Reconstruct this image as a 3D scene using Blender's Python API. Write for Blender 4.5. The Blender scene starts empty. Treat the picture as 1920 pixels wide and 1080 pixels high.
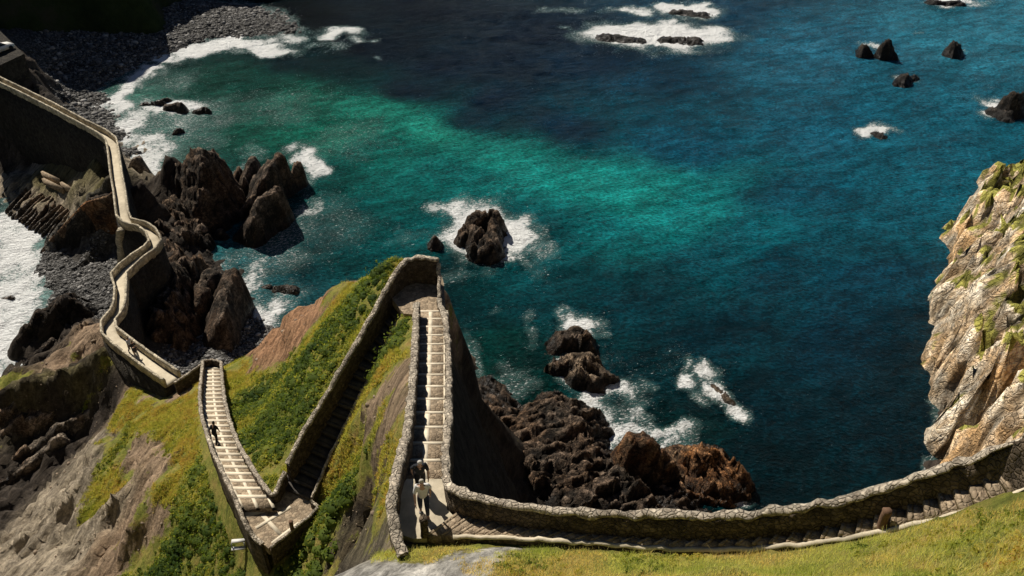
import bpy, bmesh, math, random
import numpy as np
from mathutils import Vector, kdtree

rng = np.random.default_rng(7)
random.seed(7)
sc = bpy.context.scene
COL = sc.collection

# ------------------------------------------------------------------ camera model
CAM = np.array([0.0, 0.0, 62.0]); PITCH = math.radians(36.0); FPX = 1663.0
RIGHT = np.array([1.0, 0, 0]); FWD = np.array([0, math.cos(PITCH), -math.sin(PITCH)])
UP = np.array([0, math.sin(PITCH), math.cos(PITCH)])
def ray(px, py): return FWD + (px-960)/FPX*RIGHT - (py-540)/FPX*UP
def U(px, py, z):
    r = ray(px, py); return CAM + r*((z-CAM[2])/r[2])
def mpp(p):                                   # metres per full-size pixel at a point
    return float(np.dot(np.asarray(p)-CAM, FWD))/FPX
SUN_DIR = np.array([-0.62, 0.785, 0.0]); SUN_EL = math.radians(47)

# ------------------------------------------------------------------ numpy noise
def _h(i, j, k, s):
    n = (i*374761393 + j*668265263 + k*2147483647*3 + s*1274126177) & 0xFFFFFFFF
    n = ((n ^ (n >> 13))*1274126177) & 0xFFFFFFFF
    n = ((n ^ (n >> 16))*2246822519) & 0xFFFFFFFF
    return ((n ^ (n >> 15)) & 0xFFFFFF)/float(0xFFFFFF)
def vnoise(x, y, z=None, s=0):
    x = np.asarray(x, float); y = np.asarray(y, float)
    z = np.zeros_like(x) if z is None else np.asarray(z, float)
    xi, yi, zi = (np.floor(a).astype(np.int64) for a in (x, y, z))
    fx, fy, fz = x-xi, y-yi, z-zi
    fx, fy, fz = (f*f*f*(f*(f*6-15)+10) for f in (fx, fy, fz))
    def L(a, b, t): return a+(b-a)*t
    v = L(L(L(_h(xi,yi,zi,s),_h(xi+1,yi,zi,s),fx), L(_h(xi,yi+1,zi,s),_h(xi+1,yi+1,zi,s),fx), fy),
          L(L(_h(xi,yi,zi+1,s),_h(xi+1,yi,zi+1,s),fx), L(_h(xi,yi+1,zi+1,s),_h(xi+1,yi+1,zi+1,s),fx), fy), fz)
    return v*2-1
def fbm(x, y, z=None, o=4, s=0, g=0.5):
    a = 1.0; t = 0; n = 0; f = 1.0
    for k in range(o):
        t = t + a*vnoise(x*f, y*f, None if z is None else z*f, s+k*17); n += a; a *= g; f *= 2.07
    return t/n
def ridged(x, y, z=None, o=4, s=0):
    a = 1.0; t = 0; n = 0; f = 1.0
    for k in range(o):
        t = t + a*(1-np.abs(vnoise(x*f, y*f, None if z is None else z*f, s+k*31))*2); n += a; a *= 0.5; f *= 2.1
    return t/n
def facet(x, y, s=0, tilt=1.0):
    """broken-rock pattern: every cell is a tilted flat face with its own height"""
    xi, yi = np.floor(x).astype(np.int64), np.floor(y).astype(np.int64); best = np.full(x.shape, 9e9); val = np.zeros(x.shape); z0 = np.zeros_like(xi)
    for dx in (-1, 0, 1):
        for dy in (-1, 0, 1):
            cx, cy = xi+dx, yi+dy; jx, jy = cx+_h(cx, cy, z0, s), cy+_h(cx, cy, z0, s+1)
            d = (x-jx)**2+(y-jy)**2; m = d < best; best = np.where(m, d, best)
            v = (_h(cx, cy, z0, s+2)-.5)*1.2+((x-jx)*(_h(cx, cy, z0, s+3)-.5)+(y-jy)*(_h(cx, cy, z0, s+4)-.5))*2.4*tilt
            val = np.where(m, v, val)
    return val
def smooth(a, b, x):
    t = np.clip((x-a)/(b-a), 0, 1); return t*t*(3-2*t)

# ------------------------------------------------------------------ object helpers
def mesh_np(name, V, F, mat, parent=None, attrs=None, smoothf=False, cattrs=None):
    V = np.asarray(V, np.float32); F = np.asarray(F, np.int32); n = F.shape[1]
    me = bpy.data.meshes.new(name)
    me.vertices.add(len(V)); me.vertices.foreach_set('co', V.ravel())
    me.loops.add(F.size); me.loops.foreach_set('vertex_index', F.ravel())
    me.polygons.add(len(F)); me.polygons.foreach_set('loop_start', np.arange(0, F.size, n, dtype=np.int32))
    me.polygons.foreach_set('loop_total', np.full(len(F), n, np.int32))
    if smoothf: me.polygons.foreach_set('use_smooth', np.ones(len(F), bool))
    me.update(calc_edges=True)
    for k, a in (attrs or {}).items():
        me.attributes.new(k, 'FLOAT', 'POINT').data.foreach_set('value', np.asarray(a, np.float32))
    for k, a in (cattrs or {}).items():
        c = np.ones((len(V), 4), np.float32); c[:, :3] = a
        me.attributes.new(k, 'FLOAT_COLOR', 'POINT').data.foreach_set('color', c.ravel())
    me.materials.append(mat)
    o = bpy.data.objects.new(name, me); COL.objects.link(o)
    if parent is not None: o.parent = parent
    return o
def tag(o, label, cat, group=None, kind=None):
    o['label'] = label; o['category'] = cat
    if group: o['group'] = group
    if kind: o['kind'] = kind
    return o
def empty(name, loc=(0, 0, 0), rz=0):
    o = bpy.data.objects.new(name, None); COL.objects.link(o)
    o.location = loc; o.rotation_euler = (0, 0, rz); o.empty_display_size = .3
    return o
def grid_faces(ny, nx, keep=None):
    i = np.arange(ny-1)[:, None]*nx + np.arange(nx-1)[None]
    F = np.stack([i, i+1, i+nx+1, i+nx], -1).reshape(-1, 4)
    if keep is not None: F = F[keep.reshape(-1)]
    return F
def compact(V, F, attrs):
    used = np.unique(F); m = -np.ones(len(V), np.int64); m[used] = np.arange(len(used))
    return V[used], m[F], [a[used] for a in attrs]
def lin(r, g, b):
    def f(c):
        c /= 255.0
        return c/12.92 if c <= .04045 else ((c+.055)/1.055)**2.4
    return np.array([f(r), f(g), f(b)])

# ------------------------------------------------------------------ materials
def newmat(name):
    m = bpy.data.materials.new(name); m.use_nodes = True
    nt = m.node_tree; nt.nodes.clear()
    out = nt.nodes.new('ShaderNodeOutputMaterial'); b = nt.nodes.new('ShaderNodeBsdfPrincipled')
    nt.links.new(b.outputs[0], out.inputs[0])
    return m, nt, b
class NB:
    def __init__(s, nt): s.nt = nt
    def n(s, t, **kw):
        x = s.nt.nodes.new(t)
        for k, v in kw.items(): setattr(x, k, v)
        return x
    def l(s, a, b): s.nt.links.new(a, b)
    def pos(s, scale=(1, 1, 1), rot=(0, 0, 0)):
        g = s.n('ShaderNodeNewGeometry'); m = s.n('ShaderNodeMapping'); m.vector_type = 'TEXTURE'; m.inputs['Scale'].default_value = tuple(1/k for k in scale)
        m.inputs['Rotation'].default_value = rot
        s.l(g.outputs['Position'], m.inputs['Vector']); return m.outputs[0]
    def noise(s, v, sc, det=5, rough=.6, dist=0):
        x = s.n('ShaderNodeTexNoise'); x.inputs['Scale'].default_value = sc; x.inputs['Detail'].default_value = det
        x.inputs['Roughness'].default_value = rough; x.inputs['Distortion'].default_value = dist
        s.l(v, x.inputs['Vector']); return x.outputs['Fac']
    def voro(s, v, sc, feat='F1', out='Distance'):
        x = s.n('ShaderNodeTexVoronoi'); x.feature = feat; x.inputs['Scale'].default_value = sc
        s.l(v, x.inputs['Vector']); return x.outputs[out]
    def ramp(s, f, stops):
        x = s.n('ShaderNodeValToRGB'); e = x.color_ramp.elements
        while len(e) < len(stops): e.new(0.5)
        for i, (p, c) in enumerate(stops):
            e[i].position = p; e[i].color = (c, c, c, 1) if np.isscalar(c) else (*c, 1)
        s.l(f, x.inputs[0]); return x.outputs[0]
    def mix(s, f, a, b, mode='MIX'):
        x = s.n('ShaderNodeMix', data_type='RGBA', blend_type=mode)
        for sock, v in ((x.inputs[0], f), (x.inputs[6], a), (x.inputs[7], b)):
            if isinstance(v, (int, float)): sock.default_value = v
            elif isinstance(v, (tuple, list, np.ndarray)): sock.default_value = (*v, 1)
            else: s.l(v, sock)
        return x.outputs[2]
    def warp(s, v, sc, amt):
        x = s.n('ShaderNodeTexNoise'); x.inputs['Scale'].default_value = sc; x.inputs['Detail'].default_value = 3; s.l(v, x.inputs['Vector'])
        a = s.n('ShaderNodeVectorMath', operation='SUBTRACT'); s.l(x.outputs['Color'], a.inputs[0]); a.inputs[1].default_value = (.5, .5, .5)
        m = s.n('ShaderNodeVectorMath', operation='SCALE'); s.l(a.outputs[0], m.inputs[0]); m.inputs['Scale'].default_value = amt
        r = s.n('ShaderNodeVectorMath', operation='ADD'); s.l(v, r.inputs[0]); s.l(m.outputs[0], r.inputs[1]); return r.outputs[0]
    def crack(s, v, sc, w=.06, det=5):
        f = s.noise(v, sc, det, .55, .6); a = s.math('ABSOLUTE', s.math('SUBTRACT', f, .5))
        return s.ramp(a, [(0., 0.), (w, 1.)])
    def math(s, op, a, b=None, clamp=False):
        x = s.n('ShaderNodeMath', operation=op, use_clamp=clamp)
        for sock, v in ((x.inputs[0], a), (x.inputs[1], b)):
            if v is None: continue
            if isinstance(v, (int, float)): sock.default_value = v
            else: s.l(v, sock)
        return x.outputs[0]
    def attr(s, name, out='Fac'):
        x = s.n('ShaderNodeAttribute'); x.attribute_name = name; return x.outputs[out]
    def bump(s, h, strength, dist, normal=None):
        x = s.n('ShaderNodeBump'); x.inputs['Strength'].default_value = strength; x.inputs['Distance'].default_value = dist
        s.l(h, x.inputs['Height'])
        if normal is not None: s.l(normal, x.inputs['Normal'])
        return x.outputs[0]

def mat_stone(name, c1, c2, scale=3.0, bump=.6, dist=.05, block=None, mott=.5, rough=.9):
    m, nt, b = newmat(name); N = NB(nt); p = N.pos()
    base = N.mix(N.ramp(N.noise(p, scale, 6, .7), [(.3, 0.), (.7, 1.)]), c1, c2)
    big = N.ramp(N.noise(p, scale*.13, 3), [(.3, .55), (.7, 1.2)])
    base = N.mix(mott, base, big, 'MULTIPLY')
    h = N.noise(p, scale*4, 5, .7)
    if block:
        pw = N.warp(p, 4.0, .16)
        v = N.voro(pw, block, 'DISTANCE_TO_EDGE'); e = N.ramp(v, [(0., 0.), (.16, .6)])
        cell = N.voro(pw, block, 'F1', 'Color')
        sep = N.n('ShaderNodeSeparateColor'); N.l(cell, sep.inputs[0])
        base = N.mix(.75, base, N.ramp(sep.outputs[0], [(0., .45), (1., 1.35)]), 'MULTIPLY')
        base = N.mix(.55, base, N.ramp(v, [(0., .5), (.10, 1.)]), 'MULTIPLY')
        h = N.math('ADD', N.math('MULTIPLY', h, .5), e)
    N.l(base, b.inputs['Base Color']); b.inputs['Roughness'].default_value = rough
    b.inputs['Specular IOR Level'].default_value = .25
    N.l(N.bump(h, bump, dist), b.inputs['Normal']); return m
def mat_flat(name, c, rough=.7, c2=None, scale=8, bump=.2):
    m, nt, b = newmat(name); N = NB(nt); p = N.pos()
    c2 = c2 if c2 is not None else tuple(.7*k for k in c)
    N.l(N.mix(N.noise(p, scale), c2, c), b.inputs['Base Color']); b.inputs['Roughness'].default_value = rough
    N.l(N.bump(N.noise(p, scale*3), bump, .01), b.inputs['Normal']); return m

def mat_rock(name, dark, mid, light, warm, warm_amt=.5, strata=(1, 1, 1), rot=(0, 0, 0), scale=.6, bump=1.0, dist=.35, wet=True, grass=False, ck=.18, cdet=5):
    m, nt, b = newmat(name); N = NB(nt); p = N.pos(); ps = N.pos(strata, rot)
    f = N.noise(ps, scale, 9, .68, .4)
    base = N.ramp(f, [(.28, dark), (.45, mid), (.60, light), (.75, mid)])
    w = N.ramp(N.noise(p, scale*.35, 4), [(.45, 0.), (.65, warm_amt)])
    base = N.mix(w, base, warm)
    fine = N.ramp(N.noise(p, scale*7, 6, .75), [(.3, .35), (.65, 1.4)])
    base = N.mix(.8, base, fine, 'MULTIPLY')
    crack = N.math('MULTIPLY', N.crack(ps, scale*1.1, .035, cdet), N.crack(p, scale*3.0, .05, cdet))
    base = N.mix(.85, base, N.ramp(crack, [(0., ck), (1., 1.)]), 'MULTIPLY')
    if grass:
        g = N.n('ShaderNodeNewGeometry'); sx = N.n('ShaderNodeSeparateXYZ'); N.l(g.outputs['Normal'], sx.inputs[0])
        gm = N.math('ADD', sx.outputs[2], N.math('MULTIPLY', N.noise(p, .35, 6, .7), .9))
        gm = N.ramp(gm, [(1.08, 0.), (1.18, 1.)]) if False else N.ramp(N.math('MULTIPLY', gm, .6), [(.575, 0.), (.64, 1.)])
        gc = N.mix(N.noise(p, 1.3, 5), (.09, .12, .02), (.42, .36, .09))
        base = N.mix(gm, base, gc)
    if wet:
        g2 = N.n('ShaderNodeNewGeometry'); s2 = N.n('ShaderNodeSeparateXYZ'); N.l(g2.outputs['Position'], s2.inputs[0])
        wz = N.math('ADD', s2.outputs[2], N.math('MULTIPLY', N.noise(p, 1.5), -1.6))
        wf = N.ramp(wz, [(0., .35), (.9, 1.)])
        base = N.mix(1.0, base, wf, 'MULTIPLY')
        N.l(N.ramp(wz, [(0., .3), (.9, .9)]), b.inputs['Roughness'])
    else: b.inputs['Roughness'].default_value = .92
    b.inputs['Specular IOR Level'].default_value = .25
    h = N.math('ADD', f, N.math('MULTIPLY', N.noise(p, scale*6, 7, .7), .45))
    h = N.math('ADD', h, N.math('MULTIPLY', crack, .22))
    gp = N.n('ShaderNodeNewGeometry'); ed = N.ramp(gp.outputs['Pointiness'], [(.47, .45), (.5, .9), (.56, 2.6)])  # sunlit rims and crevice shade put into the colour by curvature
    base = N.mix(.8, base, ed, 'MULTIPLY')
    N.l(base, b.inputs['Base Color']); N.l(N.bump(h, bump, dist), b.inputs['Normal']); return m

M = {}
M['wall'] = mat_stone('rubble masonry', (.06, .045, .03), (.24, .18, .12), 3.5, 1.0, .10, block=6.5)
M['coping'] = mat_stone('weathered coping', (.28, .22, .16), (.88, .77, .60), 4.5, 1.0, .09, block=6.0, mott=.8)
M['basewall'] = mat_stone('shade-dark causeway masonry', (.022, .018, .014), (.07, .06, .045), 2.0, 1.0, .12, block=2.6)  # shade of the causeway and terrace sides put into a near-black albedo
M['paving'] = mat_stone('pale paving', (.46, .40, .29), (.76, .66, .49), 2.5, .4, .03)
M['cobble'] = mat_stone('cobble panels', (.30, .22, .145), (.52, .41, .28), 4, .7, .04, block=6)
M['edging'] = mat_stone('step edging', (.70, .60, .44), (.90, .80, .62), 5, .3, .02)
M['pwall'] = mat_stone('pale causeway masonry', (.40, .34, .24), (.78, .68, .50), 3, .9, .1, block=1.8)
M['ramp'] = mat_stone('shade-dark ramp stone', (.05, .045, .04), (.12, .105, .09), 3, .8, .05)  # the wall's shade over the ramp is put into this dark albedo
M['deck'] = mat_stone('causeway paving', (.55, .47, .34), (.80, .70, .52), 1.5, .4, .03)
M['bluff'] = mat_rock('pale cliff rock', (.14, .09, .05), (.60, .46, .30), (.92, .82, .65), (.78, .48, .22), .95, (1.5, 1.5, .5), (.35, .35, 0), .40, 1.0, .9, False, True, .6, 2)
M['rockdark'] = mat_rock('dark sea rock', (.006, .005, .004), (.036, .028, .020), (.15, .11, .08), (.15, .085, .045), .5, (1.4, 1.4, .6), (.5, .6, .9), .55, 1.0, .4)
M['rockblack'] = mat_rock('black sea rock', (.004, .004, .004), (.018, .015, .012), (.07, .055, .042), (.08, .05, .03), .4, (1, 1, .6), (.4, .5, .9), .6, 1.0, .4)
M['rockwarm'] = mat_rock('brown shore rock', (.014, .010, .007), (.11, .08, .052), (.30, .22, .15), (.20, .10, .045), .45, (1, 1, 1), (0, 0, 0), .7, 1.0, .5)
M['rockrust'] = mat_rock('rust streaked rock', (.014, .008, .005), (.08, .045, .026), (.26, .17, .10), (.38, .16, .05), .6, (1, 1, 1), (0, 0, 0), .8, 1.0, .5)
M['rockgrey'] = mat_rock('strata rock', (.02, .017, .013), (.10, .082, .062), (.26, .21, .16), (.22, .13, .07), .7, (.35, 2.4, .8), (0, 0, .75), .6, 1.0, .4)
M['wood'] = mat_flat('weathered timber', (.20, .11, .06), .9, (.09, .05, .03), 14, .5)
M['white'] = mat_flat('white painted board', (.8, .8, .76), .6, (.62, .6, .55))
M['metal'] = mat_flat('grey metal', (.25, .25, .25), .5)

def mat_terrain():
    m, nt, b = newmat('island ground'); N = NB(nt); p = N.pos()
    col = N.attr('base', 'Color'); g = N.attr('green'); pe = N.attr('pebble')
    ps = N.pos((.22, 2.6, 1.6), (0, -.2, 1.15))
    st = N.noise(ps, .8, 8, .7, .3)
    fine = N.noise(p, 4.5, 7, .75)
    rockc = N.mix(1.0, col, N.ramp(st, [(.3, .22), (.46, .85), (.62, 1.6)]), 'MULTIPLY')
    rockc = N.mix(.75, rockc, N.ramp(fine, [(.3, .35), (.7, 1.5)]), 'MULTIPLY')
    vp = N.voro(p, 2.6, 'F1', 'Color'); sp = N.n('ShaderNodeSeparateColor'); N.l(vp, sp.inputs[0])
    vd = N.voro(p, 2.6)
    peb = N.mix(1.0, col, N.ramp(sp.outputs[0], [(0., .35), (1., 1.8)]), 'MULTIPLY')
    peb = N.mix(1.0, peb, N.ramp(vd, [(.25, 1.), (.6, .25)]), 'MULTIPLY')
    soil = N.mix(pe, rockc, peb)
    gn = N.noise(p, .55, 8, .72)
    gf = N.math('ADD', g, N.math('MULTIPLY', N.math('SUBTRACT', gn, .5), 2.2))
    gm = N.ramp(gf, [(.42, 0.), (.55, 1.)])
    gc = N.ramp(N.noise(p, .8, 8, .75), [(.3, (.06, .08, .016)), (.45, (.22, .23, .045)), (.58, (.32, .27, .07)), (.72, (.38, .22, .09))])
    gc = N.mix(.7, gc, N.ramp(fine, [(.3, .4), (.7, 1.4)]), 'MULTIPLY')
    base = N.mix(gm, soil, gc)
    N.l(base, b.inputs['Base Color']); b.inputs['Roughness'].default_value = .95; b.inputs['Specular IOR Level'].default_value = .15
    h = N.math('ADD', N.math('MULTIPLY', st, .8), N.math('MULTIPLY', fine, .5))
    h = N.math('SUBTRACT', h, N.math('MULTIPLY', N.math('MULTIPLY', vd, pe), .8))
    N.l(N.bump(h, 1.0, .35), b.inputs['Normal']); return m
M['terrain'] = mat_terrain()

def mat_leaf(name, ramp_cols, rough=.75):
    m, nt, b = newmat(name); N = NB(nt); p = N.pos()
    t = N.attr('tint'); f = N.math('ADD', N.math('MULTIPLY', t, .55), N.math('MULTIPLY', N.noise(p, .28, 4, .6), .55))
    base = N.ramp(f, ramp_cols)
    N.l(base, b.inputs['Base Color']); b.inputs['Roughness'].default_value = rough
    b.inputs['Specular IOR Level'].default_value = .2
    tr = nt.nodes.new('ShaderNodeBsdfTranslucent'); mx = nt.nodes.new('ShaderNodeMixShader'); mx.inputs[0].default_value = .5
    out = [n for n in nt.nodes if n.type == 'OUTPUT_MATERIAL'][0]; N.l(N.mix(1.0, base, (1.5, 1.45, .85), 'MULTIPLY'), tr.inputs[0])
    N.l(b.outputs[0], mx.inputs[1]); N.l(tr.outputs[0], mx.inputs[2]); N.l(mx.outputs[0], out.inputs[0])
    return m
M['shrub'] = mat_leaf('shrub leaves', [(.18, (.04, .08, .012)), (.40, (.16, .21, .03)), (.58, (.38, .37, .06)), (.76, (.52, .43, .09)), (.96, (.42, .22, .07))])
M['tuft'] = mat_leaf('olive grass blades', [(.2, (.10, .15, .02)), (.42, (.34, .38, .065)), (.6, (.50, .45, .12)), (.75, (.5, .33, .12)), (.9, (.5, .26, .09))])
M['grass'] = mat_leaf('dry grass blades', [(.2, (.22, .32, .06)), (.45, (.50, .56, .13)), (.64, (.78, .74, .28)), (.80, (.74, .52, .22)), (.95, (.88, .78, .42))])

# ------------------------------------------------------------------ PATH GEOMETRY (edge points: left px, right px, z)
def P3(l): return np.array([U(*a) for a in l])
def resample(P, step):
    P = np.asarray(P, float); d = np.r_[0, np.cumsum(np.linalg.norm(np.diff(P[:, :3], axis=0), axis=1))]
    n = max(2, int(round(d[-1]/step))+1); t = np.linspace(0, d[-1], n)
    return np.stack([np.interp(t, d, P[:, k]) for k in range(P.shape[1])], 1)
def smoothline(P, it=2):
    P = np.asarray(P, float)
    for _ in range(it):
        Q = [P[0]]
        for a, b in zip(P[:-1], P[1:]): Q += [a*.75+b*.25, a*.25+b*.75]
        Q.append(P[-1]); P = np.array(Q)
    return P

# floors: (pxL,pyL,pxR,pyR,z)
def floor_edges(rows):
    L = smoothline(np.array([U(r[0], r[1], r[4]) for r in rows])); R = smoothline(np.array([U(r[2], r[3], r[4]) for r in rows]))
    return L, R
def s1z(px, py):     # stair one lies in the plane z = 40.2 - .385*(y-19.5)
    r = ray(px, py); t = (40.2+.385*19.5-.385*0-62)/(r[2]+.385*r[1]); return 62+r[2]*t
STAIR1 = floor_edges([(766, y, 834, y, s1z(800, y)) for y in (900, 850)] + [(x, y, 836, y, s1z(805, y)) for x, y in ((772, 800), (776, 750), (779, 700), (781, 650), (783, 610), (784, 585))])
LONGW = [(838, 905, 41.55, 40.75), (862, 922, 41.75, 40.85), (900, 932, 41.95, 41.1), (1000, 948, 42.25, 41.4), (1150, 962, 42.75, 41.9), (1340, 966, 43.6, 42.7), (1480, 955, 44.4, 43.5), (1600, 928, 45.3, 44.4), (1720, 893, 46.4, 45.5), (1820, 855, 47.6, 46.7), (1930, 812, 49.0, 48.1), (2050, 760, 50.8, 49.9)]
KERB = [(800, 1004, 40.9), (850, 1006, 41.0), (905, 1006, 41.15), (1030, 1012, 41.5), (1150, 1020, 41.9), (1280, 1030, 42.4), (1400, 1028, 43.0), (1520, 1018, 43.8), (1640, 998, 44.75), (1760, 970, 45.95), (1860, 940, 47.2), (1940, 905, 48.2), (2060, 850, 49.9)]
_l = []
for a_, b_, zt_, zf_ in LONGW[1:]:
    p_ = U(a_, b_, zt_); _l.append([p_[0], p_[1], zf_])
PATHR = (smoothline(np.array(_l)), smoothline(np.array([U(*k_) for k_ in KERB])))
RAMP2 = floor_edges([(768, 545, 790, 570, 32.95), (742, 560, 757, 583, 32.6), (727, 580, 742, 606, 32.1), (655, 690, 700, 690, 30.7), (602, 780, 650, 790, 28.8), (560, 850, 610, 870, 27.3), (530, 915, 583, 938, 26.4)])
def s3z(px, py):
    c = -.53; a = 26.1+.53*31.2
    r = ray(px, py); t = (a-62)/(r[2]+.53*r[1]); return 62+r[2]*t
STAIR3 = floor_edges([(451, 948, 511, 948, s3z(480, 945)), (437, 920, 497, 925, s3z(465, 922)), (420, 885, 474, 890, s3z(447, 888)), (401, 845, 448, 848, s3z(425, 846)), (388, 800, 431, 800, s3z(410, 800)),
                      (382, 750, 419, 750, s3z(400, 750)), (383, 700, 415, 700, s3z(400, 700)), (384, 685, 414, 685, s3z(399, 686))])

FLOORS = []   # for terrain carving: (centre pts, half width)
def reg_floor(L, R, extra=.15):
    n = max(len(L), len(R)); L2 = resample(L, .3); R2 = resample(R, .3); n = max(len(L2), len(R2))
    t = np.linspace(0, 1, n)
    f = lambda A: np.stack([np.interp(t, np.linspace(0, 1, len(A)), A[:, k]) for k in range(3)], 1)
    L2, R2 = f(L2), f(R2); c = (L2+R2)/2; hw = np.linalg.norm((L2-R2)[:, :2], axis=1)/2+extra
    FLOORS.append((c, hw)); return L2, R2
for e in (STAIR1, PATHR, RAMP2, STAIR3): reg_floor(*e)
LAND0 = [(735, 945), (745, 1000), (775, 1010), (850, 1008), (870, 985), (838, 955), (836, 898), (762, 898)]
LANDT = [(784, 590), (836, 590), (832, 530), (826, 512), (770, 515), (735, 560), (757, 588)]
LANDB = [(448, 946), (513, 944), (530, 915), (583, 934), (600, 950), (570, 976), (519, 1016), (503, 1028), (470, 1000)]
def poly_world(pl, z): return np.array([U(a, b, z) for a, b in pl])
L0W, LTW, LBW = poly_world(LAND0, 40.75), poly_world(LANDT, 33.0), poly_world(LANDB, 26.3)

# causeway centre lines (floor centre), z
CW = [(325, 716, 11.0, .72), (300, 700, 10.9, .72), (265, 675, 10.7, .72), (232, 650, 10.5, .72), (208, 630, 10.4, .65), (206, 612, 10.4, .6), (222, 592, 10.3, .55), (228, 575, 10.3, .5), (229, 545, 10.2, .5), (226, 522, 10.1, .75), (240, 508, 10.1, .8),
      (262, 489, 10.1, .7), (284, 474, 10.1, .65), (294, 460, 10.1, .6), (286, 442, 10.2, .5), (270, 430, 10.3, .45), (242, 424, 10.4, .45), (232, 410, 10.4, .62), (227, 370, 10.5, .62), (220, 330, 10.6, .62), (215, 290, 10.7, .62),
      (211, 270, 10.8, .6), (195, 256, 11.0, .5), (160, 238, 11.2, .42), (100, 206, 11.6, .42), (50, 181, 12.0, .42), (0, 157, 12.4, .42), (-60, 125, 13.2, .42)]
CWW = np.array([[*U(a, b, z), w] for a, b, z, w in CW])
CWW[:, 3] *= .86
CWS = resample(CWW, .45)
FLOORS.append((CWS[:, :3], CWS[:, 3]+.2))

# ------------------------------------------------------------------ TERRAIN control points: px, py, z, kind, green
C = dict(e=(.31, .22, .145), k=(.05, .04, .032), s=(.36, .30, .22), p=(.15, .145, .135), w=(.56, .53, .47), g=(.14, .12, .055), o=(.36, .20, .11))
cp = []
def add(kind, green, *pts):
    for a, b, z in pts: cp.append((*U(a, b, z), kind, green))
def addw(kind, green, *pts):
    for a in pts: cp.append((*a, kind, green))
# foreground slope under the camera
addw('g', 1, (0, -5, 60.4), (-20, -5, 60), (20, -5, 60.4), (0, -1.5, 60.2), (0, 1, 57.5), (-3, 3, 53.5), (4, 3, 54.5), (12, 2, 56), (8, 4.5, 53), (22, 3, 55.5), (35, 0, 59), (-12, 3, 51), (0, 6, 50.5), (-5, 8, 47.5), (-25, 5, 50), (-45, 0, 48), (-60, 5, 35))
add('g', 1, (1000, 1060, 42.4), (1100, 1080, 43.6), (1300, 1080, 44.4), (1300, 1048, 43.2), (1450, 1060, 44.6), (1600, 1080, 46.6), (1600, 1030, 45.2), (1750, 1080, 48.6), (1750, 1010, 47.0), (1900, 1080, 50.8), (1900, 980, 48.8),
    (1920, 930, 48.0), (1150, 1045, 42.6), (2050, 1080, 52.5), (2100, 960, 51.5))
add('w', .1, (700, 1062, 42.2), (620, 1072, 41.8), (760, 1050, 41.8), (850, 1040, 41.9), (950, 1035, 42.1), (560, 1085, 42))
add('w', .05, (640, 1052, 41.9), (590, 1062, 41.8), (540, 1078, 41.7), (670, 1075, 42.6), (740, 1075, 42.9)); add('w', .4, (800, 1075, 43.2), (900, 1075, 43.6))
add('g', .9, (850, 1014, 40.95), (920, 1014, 41.15), (780, 1014, 40.8), (980, 1015, 41.3), (1060, 1020, 41.5), (1160, 1027, 41.85), (1280, 1036, 42.35), (1400, 1034, 42.95), (1520, 1025, 43.75), (1640, 1006, 44.7), (1760, 978, 45.9))
addw('k', .0, (-7, 18.2, 34), (-9.5, 17.6, 32), (-5.2, 18.2, 36), (-7, 20, 33.5), (-12, 13, 36), (-18, 11, 33), (-12, 20, 28), (-24, 14, 22))
# wedge between stair one and ramp two
add('g', 1, (735, 690, 33.6), (700, 800, 32.6), (665, 850, 30.6), (640, 900, 29.0), (690, 860, 32.8), (620, 950, 28.0), (600, 1000, 27.2), (745, 640, 33.5), (760, 620, 33.4))
add('e', .12, (720, 760, 34.2), (738, 785, 35.8), (700, 830, 33.2), (745, 720, 35.2), (725, 740, 34.2), (690, 790, 32.4), (725, 800, 35.2), (705, 870, 33.9))
add('g', .9, (700, 900, 33.6), (650, 960, 29.6), (740, 840, 37.6), (715, 860, 35))
add('k', .0, (690, 1000, 27.5), (660, 1020, 27.5), (705, 985, 28.5), (712, 950, 33.6), (700, 1030, 29.0), (680, 985, 28.0))  # hollow: its shade put in as the dark ground kind
# around the lower landing
add('g', 1, (560, 1010, 25.6), (520, 1045, 24.8), (560, 1050, 25.2), (600, 1060, 26.0), (480, 1050, 22.8), (440, 1040, 21.4), (450, 1075, 21.5), (400, 1000, 19.6), (615, 975, 26.9), (350, 1075, 17.0), (250, 1080, 13.3))
add('g', .95, (400, 930, 20.4), (370, 870, 18.0), (345, 820, 16.0), (340, 770, 13.0), (300, 780, 11.2), (330, 900, 17.0), (340, 960, 17.8), (300, 1040, 15.2))
add('e', .25, (300, 860, 14.4), (280, 930, 14.2), (240, 1000, 12.2), (300, 980, 15.4), (220, 1060, 11.4), (250, 870, 11.6), (350, 735, 11.0))
add('g', .75, (230, 780, 8.5), (215, 850, 9.2), (205, 930, 9.2), (210, 880, 9.0), (280, 760, 9.8))
add('s', 0., (170, 900, 7.2), (120, 960, 6.4), (60, 1020, 5.0), (180, 1000, 8.6), (120, 1060, 7.2), (20, 1080, 4.8), (-60, 1080, 3.5), (190, 830, 7.0), (80, 940, 3.5))
add('k', 0., (175, 812, 2.5), (120, 870, 1.5), (60, 920, 1.0), (0, 965, .5), (-80, 990, 0), (205, 765, 5.0), (100, 850, 1.2), (0, 900, .6), (-80, 900, .5), (60, 860, .8), (130, 815, 1.2))
# ridge under the causeway root
add('g', .8, (190, 662, 9.3), (150, 680, 8.2), (100, 700, 7.0), (50, 712, 5.4), (0, 730, 4.0), (-80, 760, 2))
add('e', .2, (165, 640, 6.2), (110, 690, 4.6), (178, 610, 6.5)); add('k', 0, (140, 635, 2.2), (80, 700, 1.2), (155, 610, 2.2), (100, 640, .6), (60, 640, .2), (120, 600, .8))
add('k', 0., (170, 745, 3.0), (100, 765, 1.8), (30, 795, 1.0), (215, 700, 8.0), (190, 725, 5.0))
add('e', .55, (240, 735, 8.4), (300, 752, 9.4), (270, 745, 9.0), (345, 722, 10.2))
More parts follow.
